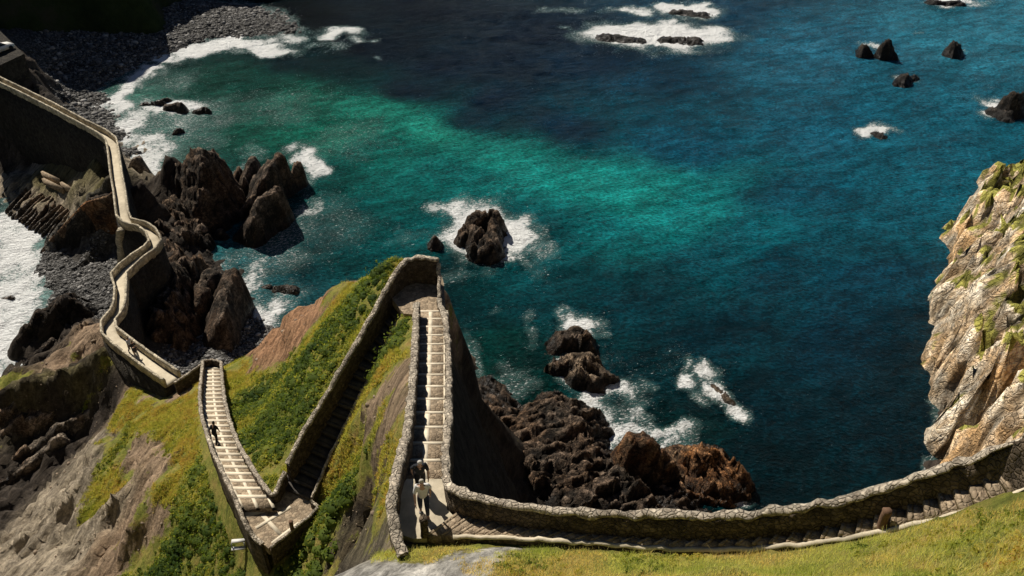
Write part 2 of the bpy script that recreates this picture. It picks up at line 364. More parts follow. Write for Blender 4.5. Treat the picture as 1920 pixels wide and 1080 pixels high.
# left flank of the promontory
add('g', 1, (600, 650, 26.0), (550, 700, 21.5), (500, 750, 17.8), (450, 700, 13.3), (480, 850, 21.6), (520, 800, 22.6), (450, 780, 16.3), (440, 740, 14.3), (650, 600, 27.6), (700, 540, 30.2), (510, 890, 24.8), (460, 820, 18.8), (640, 660, 28.2), (580, 760, 25.8), (690, 570, 30.6))
add('g', .7, (620, 560, 24.6), (660, 530, 27.0), (725, 497, 32.0), (430, 685, 11.8), (700, 505, 29.6))
add('o', .05, (560, 628, 20.8), (600, 592, 23.0), (505, 668, 16.0), (545, 605, 19.0), (475, 665, 14.0), (530, 610, 17.0), (490, 640, 14.4), (580, 590, 20.6), (520, 650, 17.4), (560, 590, 19.6), (600, 560, 22.6))
addw('e', .1, (-13.5, 58, 17), (-17, 64, 9), (-21.5, 63, 9.5), (-24, 63, 6), (-10.5, 56, 21), (-15, 70, 2), (-22, 70, 1.0), (-27, 64, 2.0), (-13, 78, -2.5))
# back and right flank
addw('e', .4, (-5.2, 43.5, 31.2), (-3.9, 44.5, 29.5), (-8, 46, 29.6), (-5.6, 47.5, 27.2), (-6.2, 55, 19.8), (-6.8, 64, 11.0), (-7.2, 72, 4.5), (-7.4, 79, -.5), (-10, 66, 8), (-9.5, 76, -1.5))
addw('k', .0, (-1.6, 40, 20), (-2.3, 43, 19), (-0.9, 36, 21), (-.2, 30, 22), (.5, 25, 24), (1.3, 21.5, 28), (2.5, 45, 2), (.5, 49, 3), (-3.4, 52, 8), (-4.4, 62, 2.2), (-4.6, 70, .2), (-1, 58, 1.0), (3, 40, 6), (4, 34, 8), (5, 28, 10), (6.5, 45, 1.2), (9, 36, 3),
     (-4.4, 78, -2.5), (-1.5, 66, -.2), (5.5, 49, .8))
# seaward of the long wall
addw('k', .2, (1.0, 18.6, 37), (3, 18.8, 36), (5.5, 18.4, 37), (8, 17.6, 38), (10, 16.8, 39.5), (12.5, 15.6, 41), (15, 14, 43), (8, 24, 20), (12, 20, 26), (16, 18, 30), (20, 15, 34), (12, 34, 5), (16, 30, 9), (20, 26, 14), (24, 30, 8), (26, 22, 20), (30, 30, 12), (35, 24, 24), (45, 20, 36), (48, 5, 52), (26, 8, 49),
     (12, 42, -2), (18, 42, -3), (25, 42, -3), (31, 38, 0), (38, 38, 8), (46, 36, 20))
# beaches
add('p', 0., (120, 500, .9), (170, 520, 1.3), (200, 560, 1.6), (150, 570, 1.2), (100, 530, .6), (185, 590, 2), (210, 500, 1.8), (130, 480, 1.0), (200, 470, 1.2), (70, 500, .2))
add('p', 0., (330, 640, 1.2), (400, 640, 1.2), (460, 640, .9), (430, 610, .6), (480, 670, 1.2), (350, 690, 2.0), (500, 625, .3), (330, 600, 1.5), (470, 600, .2), (400, 670, 2), (300, 590, 1.6), (300, 560, 1.4))
add('k', 0., (260, 560, 3), (270, 600, 4), (280, 640, 4.5), (250, 500, 4), (300, 480, 5), (310, 520, 3), (340, 480, 2.6), (330, 440, 3), (300, 400, 2), (280, 370, 1.5), (262, 380, 2), (350, 540, 1.5), (350, 580, 1.6), (400, 560, 1.0), (430, 570, .6))
add('s', 0., (260, 330, -.3), (280, 290, -.5), (250, 270, -.2), (290, 340, -.3), (270, 300, -.5), (300, 320, -.6))
add('p', 0., (110, 165, 1.0), (150, 175, .8), (190, 175, .6), (120, 200, .9), (160, 215, .7), (200, 235, .5), (225, 250, .6), (210, 205, .2), (240, 280, .6))
# the strata fan and slope left of the causeway
add('s', 0., (10, 330, .7), (60, 330, .9), (20, 400, -.1), (60, 420, -.1), (100, 400, .2), (130, 420, .2), (60, 370, .3), (150, 380, 1.2), (0, 360, .1), (110, 440, .0), (40, 440, -.4))
add('g', .2, (120, 300, 3.4), (90, 320, 2.6), (95, 338, 2.5), (120, 348, 2.4), (80, 345, 1.8), (60, 325, 1.6), (170, 300, 6.5), (190, 330, 8.5), (160, 330, 5.5), (180, 290, 8.0), (140, 350, 4.0))
addw('k', 0, (-46.5, 92, 1.5), (-50, 91.5, 1.3), (-54, 91, 1.2), (-46, 97, 8.5), (-45, 104, 8.8))
# slope below the upper causeway, its shade put into the dark ground kind
add('k', .1, (0, 305, .5), (60, 312, .6), (110, 300, .8), (150, 290, 1.6), (-80, 300, 1), (0, 320, .4), (-80, 330, .4)); add('k', .1, (175, 275, 5), (0, 200, 8), (60, 215, 8), (120, 235, 8), (-80, 170, 8))
add('k', .2, (70, 150, 3), (60, 115, 8), (30, 130, 9.5), (90, 175, 3.5), (120, 190, 2.5), (-60, 110, 12.5), (40, 150, 8), (20, 90, 12.2), (0, 65, 12.5), (-60, 40, 12.5))
# shaded beach
add('p', 0., (100, 140, 1.4), (160, 140, 1.2), (220, 120, 1.0), (200, 100, 1.6), (150, 110, 2), (280, 90, .9), (320, 60, 1.0), (270, 100, .5), (360, 30, 1), (310, 30, 1.4), (420, 15, .9), (330, 10, 1.6), (240, 135, .1), (450, 50, .8), (400, 60, .8),
    (480, 60, .5), (350, 80, .4), (520, 50, .3), (470, 35, .8), (550, 60, .1))
# sea bed
seapx = [(560, 570), (600, 520), (560, 500), (700, 460), (640, 400), (850, 480), (850, 560), (900, 640), (940, 700), (1010, 730), (960, 560), (1100, 700), (1200, 740), (1400, 820), (1450, 920), (1550, 880), (1680, 840), (1600, 700), (1300, 560), (1000, 400),
         (360, 250), (300, 230), (440, 330), (600, 300), (450, 440), (460, 480), (380, 450), (380, 170), (300, 160), (420, 100), (560, 100), (650, 60), (700, 150), (800, 300), (900, 100), (600, 20), (0, 450), (40, 480), (0, 560), (30, 600), (0, 650), (0, 700), (60, 460), (-60, 500),
         (-60, 620), (-60, 400), (1100, 850), (1250, 900), (1150, 930), (1700, 620), (1000, 100), (240, 190), (550, 250), (500, 400)]
for a, b in seapx: cp.append((*U(a, b, -2.2), 'k', 0))
for c, hw in FLOORS:                     # terrain follows the built floors (the causeway stands on its own masonry)
    if c is FLOORS[-1][0]: continue
    for q in c[::8]: cp.append((q[0], q[1], q[2]-.25, 'g', .9))
for W in (L0W, LTW, LBW):
    q = W.mean(0); cp.append((q[0], q[1], q[2]-.25, 'e', .2))
for q, zz in ((U(300, 706, 8.6), 8.6), (U(240, 668, 7.5), 7.5), (U(214, 630, 6.8), 6.8), (U(228, 590, 4), 4)): pass

XYc = np.array([c[:2] for c in cp], float); Zc = np.array([c[2] for c in cp], float)
def rbf_fit(XY, Z, lam=.15):
    d = np.linalg.norm(XY[:, None]-XY[None], axis=-1); A = -d + np.eye(len(XY))*lam
    n = len(XY); Pm = np.c_[np.ones(n), XY]
    K = np.block([[A, Pm], [Pm.T, np.zeros((3, 3))]])
    return np.linalg.solve(K, np.r_[Z, 0, 0, 0])
wz = rbf_fit(XYc, Zc)
def rbf_eval(w, XY, Q):
    out = np.empty(len(Q))
    for i in range(0, len(Q), 8000):
        q = Q[i:i+8000]; d = np.linalg.norm(q[:, None]-XY[None], axis=-1)
        out[i:i+8000] = -d@w[:len(XY)] + w[-3] + q@w[-2:]
    return out

# slabs cut into the terrain: crest a -> b with the slope of each side
def seg_height(X, Y, a, b, sl, sr, rnd=.3):
    ax, ay, az = a; bx, by, bz = b; dx, dy = bx-ax, by-ay; L2 = dx*dx+dy*dy+1e-9
    L = math.sqrt(L2); t0 = ((X-ax)*dx+(Y-ay)*dy)/L2; t = np.clip(t0, 0, 1)
    side = (dx*(Y-ay)-dy*(X-ax))/L; s = np.where(side > 0, sl, sr)
    dend = np.abs(t0-t)*L; e = max(.75*max(sl, sr), 1.2) if max(sl, sr) < 5.5 else 4.2
    c = .7*rnd; return az+(bz-az)*t - np.sqrt((s*np.abs(side))**2+(e*dend)**2+c*c)+c
def W(px, py, z): return tuple(U(px, py, z))
SLABS = [  # a, b, slope left of a->b, slope right
    (W(85, 462, 1.0), W(150, 385, 6.0), 1.3, 3.2), (W(150, 385, 6.0), W(205, 330, 9.6), 1.0, 4.0),
    (W(35, 640, 1.6), W(75, 585, 4.0), 1.4, 1.9), (W(75, 585, 4.0), W(125, 560, 4.6), 1.3, 1.6),
    (W(75, 690, 2.2), W(165, 605, 5.6), .9, 2.5), (W(60, 680, 1), W(120, 640, 3), 1, 2),
    (W(850, 760, 11.5), W(872, 725, 12), 1.5, 2.2),
    (W(0, 745, 4.6), W(190, 655, 9.6), .8, 3.0), (W(40, 770, 3.2), W(185, 700, 7.4), .9, 3.0),
]
xs = np.r_[np.arange(-150, -78, .8), np.arange(-78, 50, .38)]
ys = np.r_[np.arange(-6, 100, .38), np.arange(100, 215, .8)]
X, Y = np.meshgrid(xs, ys); q = np.c_[X.ravel(), Y.ravel()]
# warp so that interpolation lines never look ruled
wx = fbm(q[:, 0]*.12, q[:, 1]*.12, s=3)*1.0; wy = fbm(q[:, 0]*.12, q[:, 1]*.12, s=9)*1.0
near_path = np.ones(len(q))
kd_pts = np.concatenate([c for c, _ in FLOORS]); kd_hw = np.concatenate([h for _, h in FLOORS])
def dense_poly(Wp):
    c = Wp.mean(0); return np.concatenate([c+(Wp-c)*s for s in (.15, .45, .75, .95)])
for Wp in (L0W, LTW, LBW):
    dp = dense_poly(np.concatenate([Wp, (Wp+np.roll(Wp, 1, 0))/2])); kd_pts = np.concatenate([kd_pts, dp]); kd_hw = np.r_[kd_hw, np.full(len(dp), .35)]
kd = kdtree.KDTree(len(kd_pts))
for i, p_ in enumerate(kd_pts): kd.insert((p_[0], p_[1], 0), i)
kd.balance()
pd = np.empty(len(q)); pi = np.empty(len(q), int)
for i in range(len(q)):
    _, j, d = kd.find((q[i, 0], q[i, 1], 0)); pd[i] = d-kd_hw[j]; pi[i] = j
fade = smooth(0.3, 4.0, pd)
Zt = rbf_eval(wz, XYc, np.c_[q[:, 0]+wx*fade, q[:, 1]+wy*fade])
is_land = smooth(-1.5, 1, Zt)
# colour / green / pebble by soft nearest control point, looked up with a noisy coordinate
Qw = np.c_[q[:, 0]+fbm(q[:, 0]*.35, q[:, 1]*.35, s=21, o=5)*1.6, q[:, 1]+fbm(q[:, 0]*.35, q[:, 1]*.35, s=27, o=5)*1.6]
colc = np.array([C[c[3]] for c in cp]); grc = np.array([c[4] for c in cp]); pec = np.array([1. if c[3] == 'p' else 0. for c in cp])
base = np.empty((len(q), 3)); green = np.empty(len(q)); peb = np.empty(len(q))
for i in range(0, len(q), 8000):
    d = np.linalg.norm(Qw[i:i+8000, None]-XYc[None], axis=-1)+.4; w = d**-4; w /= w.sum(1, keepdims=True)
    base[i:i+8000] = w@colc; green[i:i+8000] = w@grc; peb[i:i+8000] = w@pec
sl = np.full(len(q), -99.)
for a, b, s1, s2 in SLABS: sl = np.maximum(sl, seg_height(q[:, 0], q[:, 1], a, b, s1, s2))
rough_amt = (1-green*.72)*(1-peb*.75)*fade*smooth(-3, .5, Zt)
saw = np.mod((-.91*q[:, 0]+.42*q[:, 1]+.3*Zt)/1.7+fbm(q[:, 0]*.1, q[:, 1]*.1, s=5)*1.2, 1.0)
west = smooth(-12, -26, q[:, 0])
Zs = sl + ridged(q[:, 0]*.35, q[:, 1]*.35, s=41)*.5
isslab = Zs > Zt
Zt = np.maximum(Zt, Zs)
rough_amt = np.where(isslab, .8*fade, rough_amt)
Zt = Zt + rough_amt*(ridged(q[:, 0]*.22, q[:, 1]*.22, s=51)*1.1 - .35 + ridged(q[:, 0]*.8, q[:, 1]*.8, s=61, o=3)*.45 + west*(saw-.5)*.9)
Zt = Zt + rough_amt*west*(facet((.42*q[:, 0]+.91*q[:, 1])/2.6, (-.91*q[:, 0]+.42*q[:, 1])/1.2, 55)*.42)
Zt = Zt + green*fade*(fbm(q[:, 0]*.9, q[:, 1]*.9, s=71, o=3)*.30+fbm(q[:, 0]*.25, q[:, 1]*.25, s=72, o=3)*.5)
Zt = Zt + peb*fbm(q[:, 0]*.8, q[:, 1]*.8, s=81, o=3)*.25
green = np.where(isslab, green*.25, green)
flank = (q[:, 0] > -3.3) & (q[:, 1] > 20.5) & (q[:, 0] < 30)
green = np.where(flank, 0, green); base[flank] = (.04, .032, .024)  # the flank's shade is put into a near-black ground colour
# carve below the floors
nonc = pi < (len(kd_pts))
zfl = kd_pts[pi, 2]
iscw = (pi >= sum(len(c) for c, _ in FLOORS[:-1])) & (pi < sum(len(c) for c, _ in FLOORS))
lim = zfl - .2 + np.clip(pd, 0, 9)*1.6
Zt = np.where((pd < 2.5) & ~iscw, np.minimum(Zt, lim), Zt)
Zt = np.where((pd < 2.0) & iscw, np.minimum(Zt, zfl-.35+np.clip(pd, 0, 9)*.5), Zt)
ZG = Zt.reshape(X.shape)
GX, GY = np.gradient(ZG, ys, xs)[1], np.gradient(ZG, ys, xs)[0]
def ground(x, y):
    ix = np.clip(np.searchsorted(xs, x)-1, 0, len(xs)-2); iy = np.clip(np.searchsorted(ys, y)-1, 0, len(ys)-2)
    tx = (x-xs[ix])/(xs[ix+1]-xs[ix]); ty = (y-ys[iy])/(ys[iy+1]-ys[iy])
    return (ZG[iy, ix]*(1-tx)+ZG[iy, ix+1]*tx)*(1-ty)+(ZG[iy+1, ix]*(1-tx)+ZG[iy+1, ix+1]*tx)*ty
V = np.c_[q, Zt]
# sideways jitter on bare rock so steep faces are craggy
j = (rough_amt*.35)[:, None]
V[:, 0] += j[:, 0]*fbm(q[:, 0]*.9, q[:, 1]*.9, Zt*.9, s=91, o=3); V[:, 1] += j[:, 0]*fbm(q[:, 0]*.9, q[:, 1]*.9, Zt*.9, s=95, o=3)
keep = np.ones((len(ys)-1, len(xs)-1), bool)
zz = ZG; mx = np.maximum(np.maximum(zz[:-1, :-1], zz[1:, :-1]), np.maximum(zz[:-1, 1:], zz[1:, 1:])); keep = mx > -.8
F = grid_faces(len(ys), len(xs), keep)
V2, F2, (b2, g2, p2) = compact(V, F, [base, green, peb])
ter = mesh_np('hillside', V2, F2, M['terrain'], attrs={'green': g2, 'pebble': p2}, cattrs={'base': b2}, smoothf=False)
tag(ter, 'steep grassy headland of earth, scrub and bare rock carrying the stone path', 'hillside', kind='structure')
GRN = green.reshape(X.shape); PEB = peb.reshape(X.shape); PDG = pd.reshape(X.shape)
def samp(G, x, y):
    ix = np.clip(np.searchsorted(xs, x), 0, len(xs)-1); iy = np.clip(np.searchsorted(ys, y), 0, len(ys)-1); return G[iy, ix]

# ------------------------------------------------------------------ ROCKS (local height fields)
def rock_mesh(segs, res, amp, seed, zmin=-1.2, top_noise=.35, freq=.5):
    res = res*.8; d0 = segs[0][1]-np.array(segs[0][0]) if False else np.array(segs[0][1])-np.array(segs[0][0]); th_ = math.atan2(d0[1], d0[0]); cs_, sn_ = math.cos(th_), math.sin(th_)
    Ps = np.array([s[0] for s in segs]+[s[1] for s in segs]); m = max(6.0*res*3, Ps[:, 2].max()*1.3/.8+1.5)
    x = np.arange(Ps[:, 0].min()-m, Ps[:, 0].max()+m, res); y = np.arange(Ps[:, 1].min()-m, Ps[:, 1].max()+m, res)
    Xg, Yg = np.meshgrid(x, y); Xf, Yf = Xg.ravel(), Yg.ravel()
    wx = fbm(Xf*freq, Yf*freq, s=seed, o=5)*amp*.9; wy = fbm(Xf*freq, Yf*freq, s=seed+5, o=5)*amp*.9
    Z = np.full(len(Xf), -99.)
    for a, b, s1, s2 in segs: Z = np.maximum(Z, seg_height(Xf+wx, Yf+wy, a, b, s1, s2, 3.0*min(amp, .6)))
    pq = (-sn_*Xf+cs_*Yf)
    zm = Ps[:, 2].max(); cap = .74*zm + .10*zm*vnoise(Xf*.5, Yf*.5, s=seed+40); Z = np.where(Z > cap, cap+(Z-cap)*.38, Z)
    for per, am in ((1.35, .8), (.52, .35)):
        u_ = pq/per + .25*Z/per + fbm(Xf*.25, Yf*.25, s=seed+int(per*10))*.9
        sw_ = np.mod(u_, 1); Z = Z + (np.where(sw_ < .82, sw_/.82, (1-sw_)/.18)-.5)*am*amp*(.5+.8*_h(np.floor(u_).astype(np.int64), np.zeros(len(Xf), np.int64), np.zeros(len(Xf), np.int64), seed))
    uu, vv = (cs_*Xf+sn_*Yf), pq+.35*Z; wu = fbm(Xf*.7, Yf*.7, s=seed+3, o=3)*.35
    Z = Z + amp*(facet(uu/2.4+wu, vv/1.1+wu, seed)*1.0 + facet(uu/1.0+wu, vv/.5+wu, seed+11)*.45)
    Z = Z + ridged(Xf*freq*1.6, Yf*freq*1.6, s=seed+9, o=5)*amp*.2
    Z = np.where(Z < -2.5, -2.5, Z)
    Vv = np.c_[Xf, Yf, Z]
    jx = fbm(Xf*1.1, Yf*1.1, Z*1.1, s=seed+13, o=3); jy = fbm(Xf*1.1, Yf*1.1, Z*1.1, s=seed+14, o=3)
    Vv[:, 0] += jx*amp*.5; Vv[:, 1] += jy*amp*.5
    Zg = Z.reshape(Xg.shape); k = np.maximum(np.maximum(Zg[:-1, :-1], Zg[1:, :-1]), np.maximum(Zg[:-1, 1:], Zg[1:, 1:])) > zmin
    Fx = grid_faces(len(y), len(x), k)
    return compact(Vv, Fx, [])[:2]
ROCKPTS = []
def rock(label, segs, mat='rockdark', res=.3, amp=.6, seed=1, group=None, name='sea_rock', cat='rock', freq=.5, k=1.7):
    S = [(W(*a), W(*b), s1*k, s2*k) for a, b, s1, s2 in segs]
    Vv, Ff = rock_mesh(S, res, amp, seed, freq=freq)
    c = np.array([Vv[:, 0].mean(), Vv[:, 1].mean(), 0]); o = mesh_np(name, Vv-c, Ff, M[mat]); o.location = c
    tag(o, label, cat, group); return o
G1, G2 = 'dark rocks standing in the cove beside the causeway', 'dark rocks far out in the bay'
rock('largest jagged dark rock right of the causeway, with a steep black right face', [((298, 338, 2.5), (345, 300, 7.5), 4.0, 1.6), ((345, 300, 7.5), (384, 258, 11.5), 6.0, 1.9), ((345, 394, 1.0), (366, 322, 7.5), 1.4, 5.6), ((366, 322, 7.5), (390, 264, 11.0), 1.5, 6.5), ((372, 262, 10.6), (398, 266, 10.4), 3, 6), ((402, 274, 8.0), (414, 300, 5), 3, 7)], seed=11, amp=.6, group=G1, k=1.0)
rock('tallest middle slab of the three leaning brown rocks in foam off the cove', [((497, 336, 4.6), (512, 292, 6.6), .9, 5.5), ((512, 292, 6.6), (526, 276, 7.2), 1.1, 5.5)], seed=12, amp=.38, group=G1, k=1.45, mat='rockdark')
rock('low thin slab left of the three leaning brown rocks', [((456, 335, 2.8), (476, 284, 5.0), 1.2, 4.5), ((428, 352, .8), (452, 312, 2.2), 1.2, 4.0)], seed=13, amp=.35, group=G1, k=1.45, mat='rockdark')
rock('small outermost slab right of the leaning brown rocks, ringed by foam', [((548, 338, 2.0), (556, 288, 5.0), 1.8, 5.0)], seed=14, amp=.35, group=G1, k=1.45)
rock('split rock of long parallel slabs below the leaning trio, black on its right', [((436, 412, .5), (474, 362, 2.8), 1.1, 4.5), ((474, 404, 4.2), (500, 358, 5.8), 1.0, 5.5), ((500, 358, 5.8), (520, 340, 6.4), 1.0, 5.5), ((525, 372, 3.5), (542, 385, 2.0), 2, 4)], seed=15, amp=.38, group=G1, k=1.45, mat='rockdark')
rock('broken low mass of rock at the foot of the largest jagged rock', [((285, 385, 3.2), (335, 380, 4.2), 1.1, 2.0), ((335, 395, 4.2), (375, 410, 2.4), 1.3, 2.2), ((300, 425, 3.8), (350, 430, 3.2), 1.0, 2.2), ((350, 435, 3.0), (390, 412, 1.6), 1.3, 2.4), ((310, 455, 4), (340, 470, 2.4), 1, 2.4)], seed=16, amp=.9, group=G1, k=1.2)
rock('small round dark rock alone in the water of the cove', [((405, 432, 1.2), (414, 428, 1.5), 1.5, 2)], seed=17, amp=.3, res=.25, group=G1)
rock('brown twin-topped rock above the shaded beach, its left hump', [((370, 568, 4.2), (384, 525, 5.4), 1.0, 5.0), ((384, 525, 5.0), (402, 486, 6.4), 1.2, 5.0)], mat='rockdark', seed=18, amp=.4, group=G1, k=1.45)
rock('brown upright slab rock right of the twin hump, black behind', [((420, 588, 5.6), (428, 530, 6.8), 1.1, 6.0), ((428, 530, 6.6), (438, 486, 7.2), 1.3, 6.0)], mat='rockdark', seed=19, amp=.38, group=G1, k=1.45)
rock('black shaded rock mass between the causeway cliff and the brown slab', [((300, 560, 7.5), (345, 470, 6.0), 1.2, 2.2), ((345, 470, 6), (370, 480, 3.5), 1.0, 2), ((300, 600, 5.5), (345, 560, 4.5), 1.2, 2.4), ((330, 570, 4), (410, 560, 2.5), 1.2, 2)], seed=20, amp=.9, k=1.2, group=G1)
rock('tiny dark rock awash off the grassy point', [((520, 538, .5), (550, 536, .9), 1.2, 1.4)], seed=21, amp=.35, res=.3, group=G1)
rock('tiny flat rock awash beside the foam off the grassy point', [((492, 536, .3), (504, 534, .5), 1.2, 1.4)], seed=22, amp=.25, res=.3, group=G1)
rock('pale pointed rock at the water edge beside the causeway bend', [((238, 330, 1.5), (252, 285, 4.5), 1.6, 2.2)], mat='rockgrey', seed=23, amp=.3, group=G1)
rock('large round rock ringed with white foam off the tip of the headland', [((874, 420, 2.6), (898, 388, 4.0), 1.2, 1.6), ((898, 388, 4.0), (928, 396, 3.4), 1.2, 1.8), ((888, 462, 1.8), (922, 468, 1.6), 1.2, 1.6), ((892, 415, 3.6), (915, 450, 2.6), 1.3, 1.5), ((925, 410, 3.0), (930, 450, 2), 1.4, 1.6)], seed=24, amp=.5, mat='rockdark', k=1.9)
rock('small dark rock just left of the large foam-ringed rock', [((808, 448, 1.0), (813, 438, 2.2), 1.4, 2)], seed=25, amp=.35, res=.3)
rock('upper of two rough rocks touching in the water right of the headland, foam on top', [((1048, 630, 1.6), (1085, 610, 2.5), 1.0, 1.4), ((1085, 610, 2.5), (1105, 640, 1.4), 1.0, 1.4)], seed=26, amp=.6, mat='rockdark', res=.3)
rock('lower of two rough rocks touching in the water right of the headland', [((1055, 670, 1.8), (1100, 660, 3.0), 1.1, 1.5), ((1100, 660, 3.0), (1130, 695, 1.4), 1.1, 1.6), ((1085, 690, 2.0), (1110, 710, 1.2), 1.0, 1.5)], seed=27, amp=.6, mat='rockwarm', res=.3)
rock('low rock almost covered by breaking foam in open water on the right', [((1340, 722, .12), (1368, 750, .22), 1.0, 1.0)], seed=28, amp=.3, mat='rockwarm', res=.3)
rock('long rough brown rock shelf at the foot of the headland', [((985, 800, 2.6), (1060, 770, 3.4), .8, .9), ((1060, 775, 3.2), (1100, 780, 1.8), 1.1, 1.4), ((1010, 860, 2.8), (1090, 850, 3.0), .6, .9), ((1080, 920, 2.6), (1170, 900, 2.2), .7, .9), ((1100, 850, 3.0), (1140, 885, 1.6), .9, 1.2), ((1190, 932, 1.6), (1290, 938, .9), .9, 1.0), 
      ((930, 780, 1.6), (1000, 830, 2.5), .8, .8)], seed=29, amp=.62, mat='rockdark', res=.24, name='rock_shelf', freq=.6, k=1.0)
rock('cluster of dark boulders awash at the left end of the rock shelf', [((900, 720, 1.2), (960, 770, 1.2), .8, .9), ((1000, 770, 1.4), (1035, 765, .9), .9, 1.0)], seed=30, amp=.7, mat='rockdark', res=.26, name='rock_shelf', freq=.7, k=1.1)
rock('tall orange-streaked fang of rock standing in the surf', [((1185, 850, 3.0), (1195, 800, 6.0), 2.0, 2.2), ((1195, 800, 6.0), (1245, 850, 3.6), 1.4, 3.0), ((1245, 850, 3.6), (1275, 880, 2), 1.4, 2)], seed=31, amp=.45, mat='rockrust', res=.22, k=1.3)
rock('rust orange rock block at the right end of the surf', [((1275, 840, 2.0), (1330, 845, 3.6), 1.2, 1.6), ((1330, 845, 3.6), (1375, 880, 2.4), 1.0, 1.8), ((1300, 895, 1.8), (1350, 890, 2.2), 1, 1.4)], seed=32, amp=.6, mat='rockrust', res=.24, k=1.3)
for i, (lab, segs) in enumerate([
    ('small pointed fang left of the tall far fang', [((1611, 90, .8), (1620, 80, 2.6), 1.0, 3.0)]),
    ('tall pointed fang far out in the bay', [((1654, 86, .8), (1665, 68, 4.2), 1.3, 4.5), ((1665, 68, 4.2), (1671, 80, 2.2), 2, 4.5)]),
    ('rounded far rock right of the tall fang', [((1784, 82, 1.5), (1793, 74, 3.0), 1.2, 2), ((1793, 74, 3.0), (1801, 88, 1.0), 1.4, 2)]),
    ('low far rock with a small peak below the fangs', [((1690, 142, .6), (1698, 134, 2.2), 1.2, 1.6), ((1698, 134, 2.2), (1718, 143, .5), 1.4, 1.4)]),
    ('dark pointed rock at the right edge of the bay', [((1886, 190, 1.2), (1903, 168, 4.4), 1.3, 4), ((1903, 168, 4.4), (1924, 180, 2.4), 1.6, 4)]),
    ('low rock in foam in front of the right edge rock', [((1868, 202, 1.2), (1888, 206, 1.5), 1.0, 1.2)]),
    ('left half of the long foamy reef', [((1125, 65, .7), (1200, 70, .9), .8, .8)]),
    ('right half of the long foamy reef', [((1245, 68, .9), (1310, 72, .8), .8, .8)]),
    ('farthest low reef behind the long one', [((1262, 20, .5), (1325, 24, .7), .8, .8)]),
    ('tiny rock in a small foam patch of open water', [((1640, 248, .4), (1652, 251, .5), .8, .8)]),
    ('low reef at the top edge of the bay', [((1745, 2, .6), (1800, 2, .8), .8, .8)]),
    ]): rock(lab, segs, seed=40+i, amp=.32, res=.3, group=G2, k=(1.3 if i < 6 else 1.3), mat='rockblack')
G3 = 'small rocks in the surf of the upper cove'
for i, (a, b, w, zt, lab) in enumerate([(325, 195, 14, 1.6, 'tallest slanted small rock in the upper cove surf'), (376, 203, 10, 1.0, 'outermost small rock in the upper cove surf'), (295, 190, 10, .8, 'flat small rock left of the slanted one'), (268, 192, 8, .7, 'leftmost small rock in the upper cove surf'), (333, 245, 6, .6, 'lone small rock below the upper cove surf'), (307, 184, 7, .8, 'small rock behind the slanted one'), (26, 690, 8, 1.2, 'dark rock in the white surf at the left edge'), (8, 556, 9, .5, 'thin dark rock in the white surf higher up')]):
    rock(lab, [((a-w, b+3, zt*.5), (a+w, b-3, zt), 1.4, 1.8)], seed=60+i, amp=.35, res=.3, group=G3)

rock('ridge of tilted rock with its shade coloured black left of the causeway, above the pebble beach', [((78, 466, .7), (150, 390, 6.1), .9, 4.5), ((150, 390, 6.1), (207, 334, 10.0), .9, 6.0)], mat='rockblack', res=.24, seed=80, amp=.3, k=1.0, name='rock_slab')  # black material stands for the shade on the camera side
rock('added orange-brown strip for the sunlit crest of the ridge left of the causeway', [((80, 464, .9), (150, 387, 6.4), 1.6, 8.0), ((150, 387, 6.4), (205, 333, 10.3), 1.6, 8.0)], mat='rockrust', res=.16, seed=84, amp=.12, k=1.0, name='rock_slab')  # extra strip: sunlight on the crest put in as orange rock
rock('fan of thin parallel grey rock strata at the edge of the white surf', [((10+i*6.2, 392+i*4.0+(i*7 % 5), .55), (48+i*6.0+(i % 3)*8, 352+i*3.6-(i % 2)*8, 1.3+.3*(i % 3)), 3.0, 4.5) for i in range(18)]+[((4+i*8, 362-i*1.6, .6), (30+i*8, 334-i*1.2, 1.3), 3.0, 4.2) for i in range(8)], mat='rockgrey', res=.13, seed=81, amp=.13, k=1.0, name='rock_strata')
rock('dark parallel ribs of tilted rock in the black gully below the causeway root', [((5, 805, 2.0), (172, 702, 6.8), 1.6, 3.2), ((30, 850, 1.2), (196, 742, 5.6), 1.6, 3.2), ((0, 770, 3.6), (110, 722, 5.6), 1.6, 3), ((0, 900, 1.0), (110, 815, 3.2), 1.6, 3)], mat='rockgrey', res=.24, seed=83, amp=.4, k=1.0, name='rock_slab')
rock('dark hollow rock with lit strata rims beside the white surf, below the pebble beach', [((30, 645, 1.4), (70, 585, 4.2), 1.6, 3.2), ((70, 585, 4.2), (128, 556, 5.0), 1.4, 2.4), ((60, 680, 1.2), (100, 630, 2.6), 1.6, 3), ((95, 690, 3.2), (165, 600, 6.0), 1.3, 3.4)], mat='rockblack', res=.22, seed=82, amp=.45, k=1.0, name='rock_slab')
